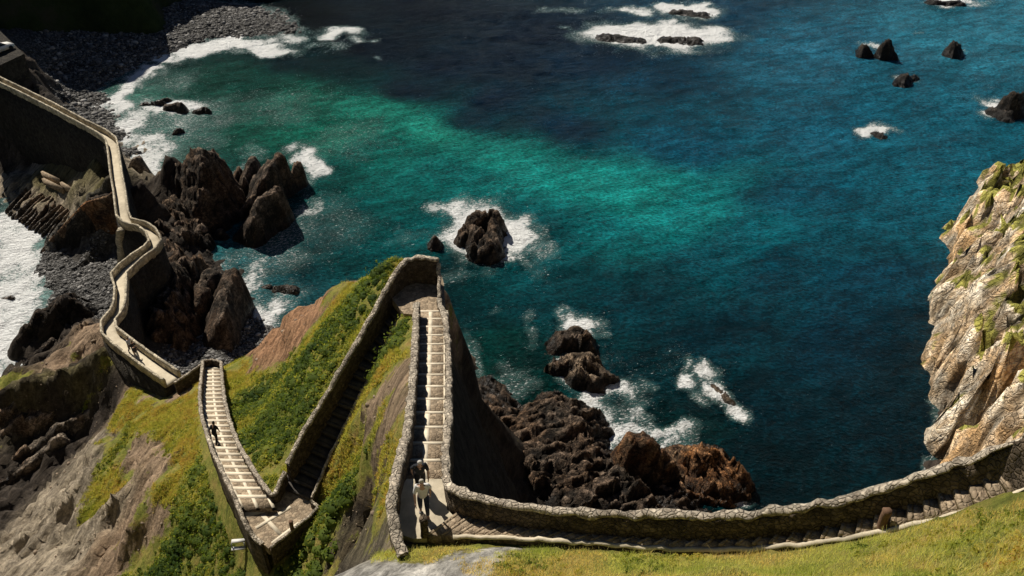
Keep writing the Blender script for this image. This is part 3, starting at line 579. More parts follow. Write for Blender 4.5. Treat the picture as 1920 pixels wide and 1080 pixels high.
# right-hand bluff
def bluff():
    pts = []
    for a in [(1765, 866, 0), (1757, 790, 0), (1760, 740, 0), (1745, 620, 0), (1752, 550, 0), (1768, 480, 0), (1782, 404, 0), (1830, 352, 0)]: pts.append(U(*a))
    foot = np.array(pts); foot = np.r_[[[34, 48, 0], [31, 40, 0]][::-1], foot]
    cps = [(*p, ) for p in foot]
    for a, b, z in [(1900, 410, 11), (1920, 500, 15), (1840, 450, 8), (1850, 600, 11), (1920, 700, 18), (1850, 790, 13), (1800, 860, 6), (1790, 600, 5), (1800, 700, 7), (1810, 520, 6), (1920, 345, 5.2), (1870, 358, 4.2), (1840, 368, 3.4), (1800, 396, 3.6), (1920, 800, 17), (1920, 600, 17), (1820, 400, 5), (2050, 500, 22), (2050, 350, 7), (2100, 700, 32), (1870, 500, 13.5), (1880, 720, 14.5)]: cps.append(tuple(U(a, b, z)))
    for k_, p in enumerate(foot):
        f_ = (.35 if k_ >= len(foot)-1 else .6 if k_ >= len(foot)-2 else 1.0)
        cps.append((p[0]+1.6, p[1]-.6, 4.5*f_)); cps.append((p[0]+4, p[1]-1.5, 8.5*f_))
        cps.append((p[0]-2.0, p[1]+1.0, -8)); cps.append((p[0]-8, p[1]+3, -12))
    cps += [(70, 60, 38), (80, 90, 14), (75, 108, 4), (68, 112, 2), (75, 125, -8), (62, 112, -6), (90, 120, 1), (60, 40, 42), (45, 40, 26), (90, 60, 55)]
    cps = np.array(cps); w = rbf_fit(cps[:, :2], cps[:, 2], .05)
    x = np.arange(28, 95, .4); y = np.arange(36, 130, .4); Xg, Yg = np.meshgrid(x, y); Xf, Yf = Xg.ravel(), Yg.ravel()
    wx_ = fbm(Xf*.22, Yf*.22, s=5, o=5)*1.8; wy_ = fbm(Xf*.22, Yf*.22, s=6, o=5)*1.8
    Z = rbf_eval(w, cps[:, :2], np.c_[Xf+wx_, Yf+wy_])
    st = smooth(-2, 3, Z)
    Z = Z + st*(ridged(Xf*.16, Yf*.16, Z*.05, s=8, o=5)*1.0-.4 + ridged(Xf*.55, Yf*.55, Z*.3, s=18, o=4)*.5-.1)
    wv = fbm(Xf*.4, Yf*.4, s=27, o=3)*.5
    Z = Z + st*(facet(Xf/3.4+wv, Yf/2.2+wv, 77)*2.0 + facet(Xf/1.5+wv, Yf/1.1-wv, 78)*1.0 + facet(Xf/.8, Yf/.7, 79)*.4)
    Vv = np.c_[Xf, Yf, Z]
    Vv[:, 0] += st*(fbm(Xf*.3, Yf*.3, Z*.3, s=23, o=5)*1.3); Vv[:, 1] += st*(fbm(Xf*.3, Yf*.3, Z*.3, s=25, o=5)*1.8)
    Zg = Z.reshape(Xg.shape); k = np.maximum(Zg[:-1, :-1], Zg[1:, 1:]) > -1.5
    Vv, Ff = compact(Vv, grid_faces(len(y), len(x), k), [])[:2]
    o = mesh_np('cliff', Vv, Ff, M['bluff']); tag(o, 'pale craggy sea cliff with patches of grass on the right', 'cliff', kind='structure')
bluff()

# mainland: dark shaded cliffs behind the far beach
def mainland():
    foot = [U(a, b, 0)[:2] for a, b in [(-250, 150), (-120, 140), (-20, 128), (60, 128), (88, 108), (150, 84), (215, 86), (262, 78), (290, 60), (292, 30), (320, 8), (420, -12), (520, -30), (600, -60)]]
    far = [np.array([-20, 330]), np.array([-330, 330]), np.array([-330, 150])]
    poly = np.array(foot+far)
    x = np.arange(-260, 60, 1.25); y = np.arange(118, 320, 1.25); Xg, Yg = np.meshgrid(x, y); Xf, Yf = Xg.ravel(), Yg.ravel()
    Xw = Xf+fbm(Xf*.06, Yf*.06, s=2, o=5)*7; Yw = Yf+fbm(Xf*.06, Yf*.06, s=4, o=5)*5
    ins = np.zeros(len(Xf), bool); dist = np.full(len(Xf), 1e9)
    n = len(poly)
    for i in range(n):
        x1, y1 = poly[i]; x2, y2 = poly[(i+1) % n]
        c = ((y1 > Yw) != (y2 > Yw)) & (Xw < (x2-x1)*(Yw-y1)/(y2-y1+1e-12)+x1); ins ^= c
        if i < len(foot)-1:
            t = np.clip(((Xw-x1)*(x2-x1)+(Yw-y1)*(y2-y1))/((x2-x1)**2+(y2-y1)**2), 0, 1)
            dist = np.minimum(dist, np.hypot(Xw-x1-t*(x2-x1), Yw-y1-t*(y2-y1)))
    d = np.where(ins, dist, -dist)
    H = 13+26*smooth(136, 160, Yf)*(1-.6*smooth(-100, -72, Xf))
    Z = np.where(d > 0, H*(1-np.exp(-d/8.0))+d*.35, d*1.0)
    Z = Z + smooth(0, 6, d)*(ridged(Xf*.05, Yf*.05, s=7, o=5)*7)
    Vv = np.c_[Xf, Yf, Z]; Zg = Z.reshape(Xg.shape); k = np.maximum(Zg[:-1, :-1], Zg[1:, 1:]) > -2
    Vv, Ff = compact(Vv, grid_faces(len(y), len(x), k), [])[:2]
    m, nt, b = newmat('scrub covered cliff'); N = NB(nt); p = N.pos()
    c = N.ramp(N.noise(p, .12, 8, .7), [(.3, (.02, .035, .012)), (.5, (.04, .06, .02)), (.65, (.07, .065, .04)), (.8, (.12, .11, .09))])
    N.l(c, b.inputs['Base Color']); b.inputs['Roughness'].default_value = 1; b.inputs['Specular IOR Level'].default_value = .1
    N.l(N.bump(N.noise(p, .5, 8, .7), 1, 1.5), b.inputs['Normal'])
    o = mesh_np('mainland', Vv, Ff, m); tag(o, 'dark scrub-covered mainland cliffs in shadow behind the far beach', 'cliff', kind='structure')
mainland()

# ------------------------------------------------------------------ SEA
def sea():
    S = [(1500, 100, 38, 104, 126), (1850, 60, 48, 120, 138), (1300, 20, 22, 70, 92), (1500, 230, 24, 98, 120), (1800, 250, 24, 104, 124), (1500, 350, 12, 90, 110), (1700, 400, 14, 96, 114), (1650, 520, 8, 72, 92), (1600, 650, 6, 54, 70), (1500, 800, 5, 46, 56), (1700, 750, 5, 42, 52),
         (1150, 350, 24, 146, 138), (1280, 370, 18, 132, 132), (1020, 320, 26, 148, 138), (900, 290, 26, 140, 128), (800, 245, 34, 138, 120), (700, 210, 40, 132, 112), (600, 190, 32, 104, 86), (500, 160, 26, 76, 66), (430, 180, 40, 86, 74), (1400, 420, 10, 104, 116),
         (850, 120, 5, 28, 46), (780, 170, 5, 36, 52), (900, 225, 8, 58, 74), (1000, 130, 4, 32, 50), (940, 110, 4, 26, 42), (720, 90, 4, 24, 38), (950, 190, 6, 34, 54), (1050, 240, 8, 52, 74), (1200, 150, 16, 68, 90), (1100, 120, 8, 44, 66), (1000, 60, 4, 22, 38), (1250, 260, 12, 84, 106), (800, 20, 3, 16, 28), (600, 30, 4, 18, 26), (650, 120, 12, 52, 56), (560, 110, 10, 44, 50),  # top-centre tones: deep water with cliff and cloud shade put into the colour
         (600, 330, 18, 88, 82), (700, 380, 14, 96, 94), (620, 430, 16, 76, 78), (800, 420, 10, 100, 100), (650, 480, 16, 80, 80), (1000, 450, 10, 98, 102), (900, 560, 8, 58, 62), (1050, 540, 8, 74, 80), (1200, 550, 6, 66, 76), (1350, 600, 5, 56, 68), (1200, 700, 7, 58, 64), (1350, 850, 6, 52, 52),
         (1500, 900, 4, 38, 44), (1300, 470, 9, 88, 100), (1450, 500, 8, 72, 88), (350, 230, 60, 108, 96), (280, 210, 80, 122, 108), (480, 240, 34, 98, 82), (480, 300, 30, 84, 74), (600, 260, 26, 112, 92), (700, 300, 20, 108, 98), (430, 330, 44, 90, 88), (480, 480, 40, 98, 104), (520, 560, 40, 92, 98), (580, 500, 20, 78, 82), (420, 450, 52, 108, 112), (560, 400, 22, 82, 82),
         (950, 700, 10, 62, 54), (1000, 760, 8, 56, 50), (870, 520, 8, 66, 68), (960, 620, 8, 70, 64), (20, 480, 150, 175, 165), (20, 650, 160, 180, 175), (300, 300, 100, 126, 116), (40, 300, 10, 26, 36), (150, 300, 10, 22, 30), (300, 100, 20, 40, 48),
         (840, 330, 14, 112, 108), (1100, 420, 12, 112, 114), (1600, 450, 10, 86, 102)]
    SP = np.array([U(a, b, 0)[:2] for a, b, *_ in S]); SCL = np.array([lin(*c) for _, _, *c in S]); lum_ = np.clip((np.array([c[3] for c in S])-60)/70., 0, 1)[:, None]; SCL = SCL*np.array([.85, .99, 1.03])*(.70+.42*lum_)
    yl = [10.0]
    while yl[-1] < 1500: yl.append(yl[-1]+max(.42, yl[-1]*.0065))
    yl = np.array(yl); nx = 620; u = np.linspace(-1, 1, nx)
    Yg = np.repeat(yl[:, None], nx, 1); Xg = u[None]*(55+.72*yl[:, None]) + 0.0*Yg
    Xf, Yf = Xg.ravel(), Yg.ravel(); cols = np.empty((len(Xf), 3))
    # sample positions compared in log-ish distance so far samples blend wide, near ones tight
    Xw = Xf+fbm(Xf*.05, Yf*.05, s=31, o=5)*6; Yw = Yf+fbm(Xf*.05, Yf*.05, s=33, o=5)*6
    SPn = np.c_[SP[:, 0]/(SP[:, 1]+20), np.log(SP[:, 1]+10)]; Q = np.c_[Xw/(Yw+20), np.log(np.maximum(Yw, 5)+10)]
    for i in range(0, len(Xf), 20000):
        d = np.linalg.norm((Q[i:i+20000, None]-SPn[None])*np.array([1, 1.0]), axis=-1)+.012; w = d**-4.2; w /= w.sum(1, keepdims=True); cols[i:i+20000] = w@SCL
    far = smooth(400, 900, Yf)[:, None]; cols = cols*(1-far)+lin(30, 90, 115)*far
    fwx = fbm(Xf*.22, Yf*.22, s=61, o=4)*1.5; fwy = fbm(Xf*.22, Yf*.22, s=63, o=4)*1.5
    # foam: strength blobs (px centre, px radii, strength)
    foam = np.zeros(len(Xf))
    B = [(905, 432, 92, 70, 1.25), (985, 470, 50, 14, .6), (865, 400, 45, 40, 1.0), (915, 488, 66, 22, 1.1), (960, 430, 34, 50, 1.1), (1066, 612, 58, 36, 1.25), (1045, 690, 32, 30, 1.0), (1135, 745, 52, 40, 1.15), (1160, 790, 48, 42, 1.15), (1175, 845, 36, 40, 1.25), (1240, 812, 60, 24, .95), (1285, 860, 36, 44, 1.15), (1360, 932, 50, 22, 1.15), (1400, 945, 50, 12, .8), (1300, 905, 30, 24, 1.0),
         (1335, 700, 44, 18, 1.0), (1365, 728, 36, 26, 1.05), (1395, 762, 24, 26, 1.15), (1300, 728, 30, 20, 1.0), (1318, 762, 18, 24, .7), (1288, 700, 16, 22, .7), (1345, 745, 26, 18, .8), (1232, 64, 140, 27, 1.7), (1150, 62, 60, 18, 1.3), (1290, 18, 66, 15, 1.6), (1180, 20, 50, 8, 1.1), (1060, 20, 55, 6, .6), (1045, 52, 20, 5, .7), (1638, 248, 33, 14, 1.1), (1790, 3, 60, 11, 1.2),
         (1640, 88, 34, 8, .8), (1715, 62, 14, 6, .6), (1795, 92, 22, 8, .6), (1708, 146, 28, 8, .9), (1882, 205, 44, 17, 1.5), (1905, 190, 34, 10, 1.0), (1660, 92, 26, 7, 1.0), (1850, 160, 30, 20, .3), (1840, 110, 40, 14, .3),
         (20, 460, 85, 80, 1.34), (20, 560, 85, 90, 1.3), (20, 640, 70, 80, 1.34), (30, 400, 60, 40, 1.0), (10, 710, 50, 30, 1.2), (80, 490, 40, 36, 1.0), (60, 580, 40, 40, .8),
         (510, 590, 55, 60, 1.05), (480, 520, 50, 46, .8), (470, 460, 60, 40, .5), (430, 470, 55, 36, .55), (540, 640, 30, 26, .8), (560, 560, 50, 40, .55), (590, 300, 32, 40, .95), (560, 275, 40, 16, .8), (550, 400, 40, 30, .7), (560, 340, 40, 36, .6), (470, 280, 40, 20, .5), (450, 320, 30, 40, .6), (400, 400, 40, 20, .5), (430, 380, 26, 40, .55),
         (215, 185, 50, 60, 1.1), (240, 240, 65, 56, 1.05), (300, 290, 60, 40, .85), (290, 340, 40, 50, .9), (330, 200, 95, 22, .95), (250, 140, 50, 18, 1.1), (300, 112, 60, 14, 1.15), (380, 96, 75, 14, 1.2), (450, 82, 70, 15, 1.3), (500, 95, 60, 12, 1.1), (540, 72, 60, 14, .8), (650, 62, 62, 11, 1.05), (690, 78, 40, 8, .8), (705, 108, 14, 4, .7), (600, 90, 60, 10, .6), (330, 150, 80, 30, .5), (380, 250, 60, 30, .5),
         (350, 230, 130, 70, .62), (520, 200, 160, 60, .42), (650, 260, 150, 60, .38), (620, 420, 120, 90, .42), (520, 460, 110, 80, .55), (270, 320, 60, 60, 1.05), (265, 280, 50, 40, 1.0), (400, 200, 60, 40, .5), (930, 720, 60, 40, .55), (880, 640, 40, 60, .45), (920, 580, 40, 20, .42), (960, 690, 40, 30, .5), (1100, 700, 100, 80, .42), (1000, 500, 60, 40, .38), (760, 440, 60, 30, .4), (1230, 700, 80, 60, .3), (430, 22, 70, 9, .6), (200, 300, 60, 20, .6), (90, 298, 50, 14, .6)]
    for a, b, rx, ry, s in B:
        c = U(a, b, 0); ex = abs(U(a+rx, b, 0)[0]-c[0]); ey = abs(U(a, b-ry, 0)[1]-U(a, b+ry, 0)[1])/2
        r2 = ((Xf+fwx*min(ex, 3)-c[0])/ex)**2+((Yf+fwy*min(ey, 3)-c[1])/ey)**2
        foam = np.maximum(foam, s*1.13*np.exp(-r2*1.1))
    # thin swash along the shore of the headland
    ok = (Xf > xs[0]) & (Xf < xs[-1]) & (Yf > ys[0]) & (Yf < ys[-1])
    gz = np.full(len(Xf), -5.); gz[ok] = ground(Xf[ok], Yf[ok])
    foam = np.maximum(foam, .62*smooth(-1.1, -.1, gz))
    sh = smooth(-30, -75, Xf)*0
    amp = .10+.10*smooth(60, 200, Yf)
    Z = amp*(fbm(Xf*.35, Yf*.8, s=3, o=3)) + foam*.25*fbm(Xf*1.2, Yf*1.2, s=8, o=2)
    Z = Z*(1-smooth(300, 600, Yf))
    m, nt, b = newmat('sea water'); N = NB(nt); p = N.pos()
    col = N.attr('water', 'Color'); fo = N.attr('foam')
    pw = N.pos((.7, 1.3, 1), (0, 0, .35)); pw2 = N.pos((1, 1.7, 1), (0, 0, -.25))
    w1 = N.noise(pw, .55, 6, .62, .3); w2 = N.noise(pw2, 1.9, 5, .65, .2)
    var = N.ramp(N.math('ADD', N.math('MULTIPLY', w1, .38), N.math('MULTIPLY', w2, .62)), [(.38, .34), (.5, .85), (.60, 1.65)])
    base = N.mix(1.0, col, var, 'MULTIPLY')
    sw = N.noise(N.pos((.6, 1.4, 1), (0, 0, .45)), .16, 4, .55, .4)
    base = N.mix(.8, base, N.ramp(sw, [(.35, .6), (.65, 1.35)]), 'MULTIPLY')
    patch = N.ramp(N.noise(p, .045, 5, .6), [(.35, .7), (.65, 1.2)])
    base = N.mix(.8, base, patch, 'MULTIPLY')
    sub = N.ramp(N.noise(p, .22, 7, .7, .6), [(.50, 1.), (.60, .38)])
    base = N.mix(N.ramp(fo, [(.15, 0.), (.5, .85)]), base, N.mix(1.0, base, sub, 'MULTIPLY'))
    # foam pattern: webby lace
    fp = N.pos((1, 1, 1)); fn = N.noise(fp, .55, 9, .72, 1.2); f2 = N.noise(fp, 2.6, 6, .7, .8)
    lace = N.math('SUBTRACT', 1.0, N.math('MULTIPLY', N.math('ABSOLUTE', N.math('SUBTRACT', fn, .5)), 5.5), True)
    fn2 = N.noise(fp, 1.5, 7, .7, 1.0)
    lace2 = N.math('SUBTRACT', 1.0, N.math('MULTIPLY', N.math('ABSOLUTE', N.math('SUBTRACT', fn2, .5)), 7), True)
    val = N.math('ADD', N.math('MULTIPLY', N.math('MAXIMUM', lace, lace2), .50), N.math('MULTIPLY', f2, .50))
    thr = N.math('SUBTRACT', N.math('ADD', val, N.math('MULTIPLY', fo, .72)), 1.20)
    fm = N.ramp(N.math('MULTIPLY', thr, 1.0), [(.0, 0.), (.05, .7), (.18, 1.)])
    # sparse sun glints everywhere, painted white into the water colour
    gl = N.noise(N.pos((.8, 1.6, 1), (0, 0, .5)), 2.3, 6, .75, .5)
    glr = N.noise(p, .06, 3)
    glm = N.ramp(N.math('ADD', gl, N.math('MULTIPLY', glr, .16)), [(.775, 0.), (.81, .6)])
    fk = N.noise(N.pos((.7, 1.5, 1), (0, 0, .3)), 3.6, 5, .8, .6)
    fks = N.ramp(N.math('ADD', fk, N.math('MULTIPLY', N.math('MINIMUM', fo, .8), .22)), [(.672, 0.), (.71, .95)])
    fm2 = N.math('MAXIMUM', N.math('MAXIMUM', fm, glm), fks)
    halo = N.ramp(fo, [(.3, 0.), (1.2, .6)])
    base = N.mix(halo, base, (.20, .38, .35))
    base = N.mix(fm2, base, (.93, .94, .92))
    N.l(base, b.inputs['Base Color'])
    N.l(N.ramp(fm2, [(0., .16), (1., .85)]), b.inputs['Roughness']); b.inputs['IOR'].default_value = 1.33
    b.inputs['Specular IOR Level'].default_value = .13
    h = N.math('ADD', N.math('MULTIPLY', w1, 1.0), N.math('MULTIPLY', w2, .8))
    h = N.math('ADD', h, N.math('MULTIPLY', N.noise(p, 7, 4, .6), .10)); h = N.math('ADD', h, N.math('MULTIPLY', fm2, .12))
    N.l(N.bump(h, 1.0, .8), b.inputs['Normal'])
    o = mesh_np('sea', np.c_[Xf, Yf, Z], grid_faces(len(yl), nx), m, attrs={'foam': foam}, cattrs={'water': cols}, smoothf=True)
    tag(o, 'turquoise to deep blue sea with white foam around the rocks', 'sea', kind='structure')
    # seabed/outer sea sheet far beyond so the surface reaches the horizon
    Vq = np.array([[-9000, -200, -.6], [9000, -200, -.6], [9000, 14000, -.6], [-9000, 14000, -.6]]); mo, nto, bo = newmat('outer sea'); NO = NB(nto)
    NO.l(NO.mix(NO.noise(NO.pos(), .05, 6), (.008, .05, .07), (.015, .08, .10)), bo.inputs['Base Color']); bo.inputs['Roughness'].default_value = .2
    o2 = mesh_np('sea', Vq, [[0, 1, 2, 3]], mo); tag(o2, 'open sea reaching the horizon beyond the bay', 'sea', kind='structure')
sea()

# ------------------------------------------------------------------ WALLS
def ribbon_section(P, prof, jit=.03, seed=0, closed_ends=True):
    """P: Nx3 line (reference at top centre); prof(i) -> list of (across, down) ; returns V,F (quads)"""
    P = np.asarray(P); n = len(P); T = np.gradient(P[:, :2], axis=0); T /= np.linalg.norm(T, axis=1)[:, None]+1e-9
    Nn = np.c_[T[:, 1], -T[:, 0]]      # right hand side
    rows = []
    for i in range(n):
        pr = prof(i)
        rows.append([[P[i, 0]+Nn[i, 0]*a, P[i, 1]+Nn[i, 1]*a, P[i, 2]+d] for a, d in pr])
    V = np.array(rows); k = V.shape[1]
    Vf = V.reshape(-1, 3)
    Vf = Vf + np.stack([vnoise(Vf[:, 0]*3.6, Vf[:, 1]*3.6, Vf[:, 2]*3.6, s=seed+q_) for q_ in range(3)], 1)*jit + np.stack([vnoise(Vf[:, 0]*.7, Vf[:, 1]*.7, Vf[:, 2]*.7, s=seed+7+q_) for q_ in range(3)], 1)*jit*.4
    i = (np.arange(n-1)[:, None]*k+np.arange(k-1)[None]).reshape(-1)
    F = np.stack([i, i+k, i+k+1, i+1], 1)
    F = np.r_[F, [[j*k+k-1, (j+1)*k+k-1, (j+1)*k, j*k] for j in range(n-1)]]
    ends = []
    for s in (0, (n-1)*k):
        idx = [s+j for j in range(k)]
        for j in range(1, k//2): ends.append([idx[j-1], idx[j], idx[k-1-j], idx[k-j]])
    F = np.r_[F, ends]
    return Vf, F
def wall(label, pts, th=.36, h=1.1, seed=0, group=None, mat='wall', cmat='coping', cope=.12, step=.14, deep=.8, jit=.045, parent=None, sm=2, name='stone_wall', h_out=None):
    """pts: (px,py,z_top[,height])"""
    P = np.array([[*U(p[0], p[1], p[2]), (p[3] if len(p) > 3 else h)] for p in pts]); P = resample(smoothline(P, sm), step)
    Hh = P[:, 3]; P = P[:, :3]
    # uneven top
    P[:, 2] += vnoise(P[:, 0]*1.6, P[:, 1]*1.6, s=seed+50)*.03 + vnoise(P[:, 0]*5.2, P[:, 1]*5.2, s=seed+51)*.045
    root = parent if parent is not None else empty(name, P[0]-np.array([0, 0, Hh[0]]))
    off = P[0]-np.array([0, 0, Hh[0]]) if parent is None else np.zeros(3)
    th = th*.72; w = th/2
    def prof(i):
        b = -(Hh[i]+deep); r = [(-w, -cope)] ; 
        ks = 5
        left = [(-w, -cope-.02+(b+cope)*t) for t in np.linspace(0, 1, ks)]
        right = [(w, -cope-.02+(b+cope)*t) for t in np.linspace(1, 0, ks)]
        return left[::-1] + right[::-1] if True else None
    V, F = ribbon_section(P, prof, jit, seed)
    mesh_np('masonry', V-off, F, M[mat], root)
    c = w+.03
    def profc(i):
        return [(-c, -cope), (-c*.98, -.05), (-c*.62, .015), (c*.62, .02), (c*.98, -.05), (c, -cope)]
    V, F = ribbon_section(P, profc, jit*1.1, seed+3)
    mesh_np('coping', V-off, F, M[cmat], root)
    if parent is None: tag(root, label, 'wall', group)
    return root
def on1(px, py, dz):     # z on the stair one plane raised by dz
    r = ray(px, py); t = (40.2+.385*19.5+dz-62)/(r[2]+.385*r[1]); return 62+r[2]*t
def on3(px, py, dz):
    r = ray(px, py); t = (26.1+.53*31.2+dz-62)/(r[2]+.53*r[1]); return 62+r[2]*t
wall('rubble wall left of the upper straight stairs, curving round the two walkers and ending in the rocks',
     [(781, 566, on1(781, 566, .95)), (778, 640, on1(778, 640, .95)), (773, 720, on1(773, 720, .95)), (764, 800, on1(764, 800, 1.0)), (750, 858, on1(750, 858, 1.05)), (737, 905, 41.75), (733, 950, 41.85), (742, 1000, 41.9), (756, 1035, 41.9)], th=.36, h=1.0, seed=101, deep=1.5)
wall('long rough wall running from the upper stairs to the right edge of the photo',
     [(822, 560, on1(822, 560, .45), .5), (838, 600, on1(838, 600, .45), .5), (841, 700, on1(841, 700, .45), .55), (840, 800, on1(840, 800, .5), .6), (835, 870, on1(835, 870, .6), .7), *[(a_, b_, c_, c_-d_) for a_, b_, c_, d_ in LONGW]],
     th=.30, seed=102, deep=1.6, jit=.06, sm=3)
wall('tall dark wall on the outer side of the shaded ramp, turning round the top landing',
     [(822, 486, 34.7, 1.7), (800, 481, 34.75, 1.7), (770, 480, 34.75, 1.7), (750, 492, 34.6, 1.7), (716, 555, 33.6, 2.0), (680, 620, 32.5, 2.0), (640, 690, 31.3, 2.0), (600, 757, 30.0, 2.0), (562, 820, 28.9, 2.0), (538, 868, 28.0, 1.7)], th=.34, seed=103, deep=1.4)
wall('short wall beside the top landing above the drop to the sea', [(822, 490, 34.6, 1.6), (823, 520, 33.9, .9), (824, 556, 33.4, .5)], th=.22, seed=104, deep=.8)
wall('low kerb wall on the inner side of the shaded ramp', [(757, 582, 32.85), (743, 604, 32.35), (700, 690, 30.95), (650, 790, 29.1), (610, 870, 27.6), (585, 932, 26.7)], th=.16, h=.25, seed=105, deep=.9, cope=.08, jit=.02)
wall('curved wall joining the lower stairs to the foot of the shaded ramp', [(534, 884, 27.4, 1.0), (524, 905, 27.2, .8), (513, 930, 27.0, .7), (497, 912, 27.0, .8), (480, 888, on3(480, 888, .8), .8), (450, 838, on3(450, 838, .8), .8), (430, 790, on3(430, 790, .8), .8), (419, 740, on3(419, 740, .8), .8), (415, 700, on3(415, 700, .8), .8), (414, 678, on3(414, 678, .8), .8)], th=.26, seed=106, deep=1.0, sm=1)
wall('outer wall on the left of the lower stairs, swinging round the lower landing', [(380, 676, on3(380, 676, .9)), (375, 720, on3(375, 720, .9)), (373, 755, on3(373, 755, .9)), (384, 805, on3(384, 805, .9)), (403, 855, on3(403, 855, .9)), (430, 910, on3(430, 910, .9)), (448, 952, 27.1), (462, 985, 27.0, .7), (476, 1006, 26.6, .4), (492, 1020, 26.5, .3)], th=.24, h=.9, seed=107, deep=2.2)
wall('low edge wall along the right side of the lower landing', [(506, 1024, 26.6, .35), (530, 1008, 26.6, .35), (556, 985, 26.65, .35), (575, 970, 26.75, .5), (597, 950, 26.8, .6), (582, 936, 26.9, .6)], th=.16, h=.4, seed=108, deep=1.0, cope=.08, jit=.02, sm=0)
wall('end wall closing the bottom of the lower stairs', [(380, 676, on3(380, 676, .9)), (397, 673, on3(397, 674, .9)), (414, 677, on3(414, 677, .85))], th=.2, h=1.0, seed=109, deep=1.2, jit=.02, sm=0)
wall('sloping wall linking the causeway end to the lower stairs', [(326, 716, 12.0), (352, 700, 12.3), (378, 682, 12.9)], th=.25, h=1.3, seed=110, deep=3.0, sm=0)
# kerb of the path at the right
kb = [(a_, b_, c_+.08) for a_, b_, c_ in KERB[1:]]
wall('low pale kerb between the rising steps and the foreground grass', kb, th=.10, h=.12, seed=111, deep=.7, cope=.06, mat='wall', cmat='paving', jit=.02, name='stone_kerb')

# ------------------------------------------------------------------ STAIRS
def step_mesh(l0, r0, l1, r1, z0, z1, deep=.6):
    """tread from edge (l0,r0) at z0 to (l1,r1) at z1"""
    v = [(*l0[:2], z0), (*r0[:2], z0), (*r1[:2], z1), (*l1[:2], z1)]
    v += [(a, b, min(z0, z1)-deep) for a, b, _ in v]
    f = [(0, 1, 2, 3), (7, 6, 5, 4), (0, 4, 5, 1), (1, 5, 6, 2), (2, 6, 7, 3), (3, 7, 4, 0)]
    return np.array(v), np.array(f)
def stairs(label, L, R, n, drop=.2, name='stone_staircase', strip=None, edge=.12, mat='cobble', emat='edging', widen=0.12, upfirst=False):
    """L,R edges from start to end; n steps; each tread slopes for what the riser does not take"""
    t = np.linspace(0, 1, n+1)
    def par(A):
        A = resample(A, .1); d = np.linspace(0, 1, len(A)); return np.stack([np.interp(t, d, A[:, k]) for k in range(3)], 1)
    Ls, Rs = par(L), par(R); dv = Rs-Ls; dv[:, 2] = 0; dv /= np.linalg.norm(dv, axis=1)[:, None]
    Ls = Ls-dv*widen; Rs = Rs+dv*widen
    root = empty(name, (Ls[0]+Rs[0])/2); off = np.array(root.location)
    for i in range(n):
        z0, z1 = (Ls[i, 2]+Rs[i, 2])/2, (Ls[i+1, 2]+Rs[i+1, 2])/2
        dz = z1-z0; d = min(drop, abs(dz)*.95)*(1 if dz > 0 else -1)
        # start of the tread is lifted (going up) or end is held high (going down)
        if dz > 0: za, zb = z0+d*.5, z1-d*.5
        else: za, zb = z0+d*.5, z1-d*.5
        a0 = np.array([random.uniform(-.02, .02), 0, 0])
        v, f = step_mesh(Ls[i], Rs[i], Ls[i+1], Rs[i+1], za, zb)
        s = mesh_np('step', v-off, f, M[mat], root)
        # edging strips: along the nosing and along the middle / side
        hi = 1.0 if dz > 0 else 0.0
        if dz > 0: A0, A1, B0, B1, zA, zB = Ls[i], Rs[i], Ls[i+1], Rs[i+1], za, zb
        else: A0, A1, B0, B1, zA, zB = Ls[i+1], Rs[i+1], Ls[i], Rs[i], zb, za
        run = np.linalg.norm((B0-A0)[:2])+1e-6; e = min(.45, edge/run)
        E0, E1 = A0+(B0-A0)*e, A1+(B1-A1)*e; zE = zA+(zB-zA)*e
        out = (A0-B0)/run*.02; out[2] = 0
        v1, f1 = step_mesh(A0+out, A1+out, E0, E1, zA+.012, zE+.012, .14)
        vs, fs = [v1], [f1]
        if strip is not None:
            for sa, sb in strip:
                pl = lambda a, b, k: a+(b-a)*k
                v2, f2 = step_mesh(pl(E0, E1, sa), pl(E0, E1, sb), pl(B0, B1, sa), pl(B0, B1, sb), zE+.009, zB+.009, .1)
                vs.append(v2); fs.append(f2+8*len(fs))
        mesh_np('edging', np.concatenate(vs)-off, np.concatenate(fs), M[emat], s)
    tag(root, label, 'stairs'); return root
stairs('upper straight stairs of long shallow steps dropping away below the two walkers', STAIR1[0], STAIR1[1], 14, .17, strip=[(.40, .52), (.86, 1.0)], edge=.14)
stairs('curving steps climbing to the right behind the long rough wall', PATHR[0], PATHR[1], 42, .17, edge=.08, mat='cobble', emat='cobble', widen=.0)
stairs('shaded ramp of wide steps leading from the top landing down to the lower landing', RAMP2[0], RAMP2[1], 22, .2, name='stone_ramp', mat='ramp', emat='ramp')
stairs('lower stairs of many small framed steps where a lone walker climbs', STAIR3[0], STAIR3[1], 27, .30, strip=[(.0, .14), (.46, .56), (.90, 1.0)], edge=.30)
def slab(name, label, Wp, th=.5, mat='paving'):
    bm = bmesh.new(); c = Wp.mean(0); vs = [bm.verts.new(p-c) for p in Wp]; f = bm.faces.new(vs)
    if f.normal.z < 0: f.normal_flip()
    r = bmesh.ops.extrude_face_region(bm, geom=[f]); bmesh.ops.translate(bm, verts=[v for v in r['geom'] if isinstance(v, bmesh.types.BMVert)], vec=(0, 0, -th))
    bmesh.ops.recalc_face_normals(bm, faces=bm.faces)
    me = bpy.data.meshes.new(name); bm.to_mesh(me); bm.free(); me.materials.append(M[mat]); o = bpy.data.objects.new(name, me); COL.objects.link(o); o.location = c
    tag(o, label, 'landing'); return o
slab('stone_landing', 'small paved landing where the two walkers stand, turning to the right', L0W)
slab('stone_landing', 'rough paved top landing at the tip between stairs and shaded ramp', LTW, mat='cobble')
lb = slab('stone_landing', 'lower paved landing of cobble squares between pale strips', LBW, mat='cobble')
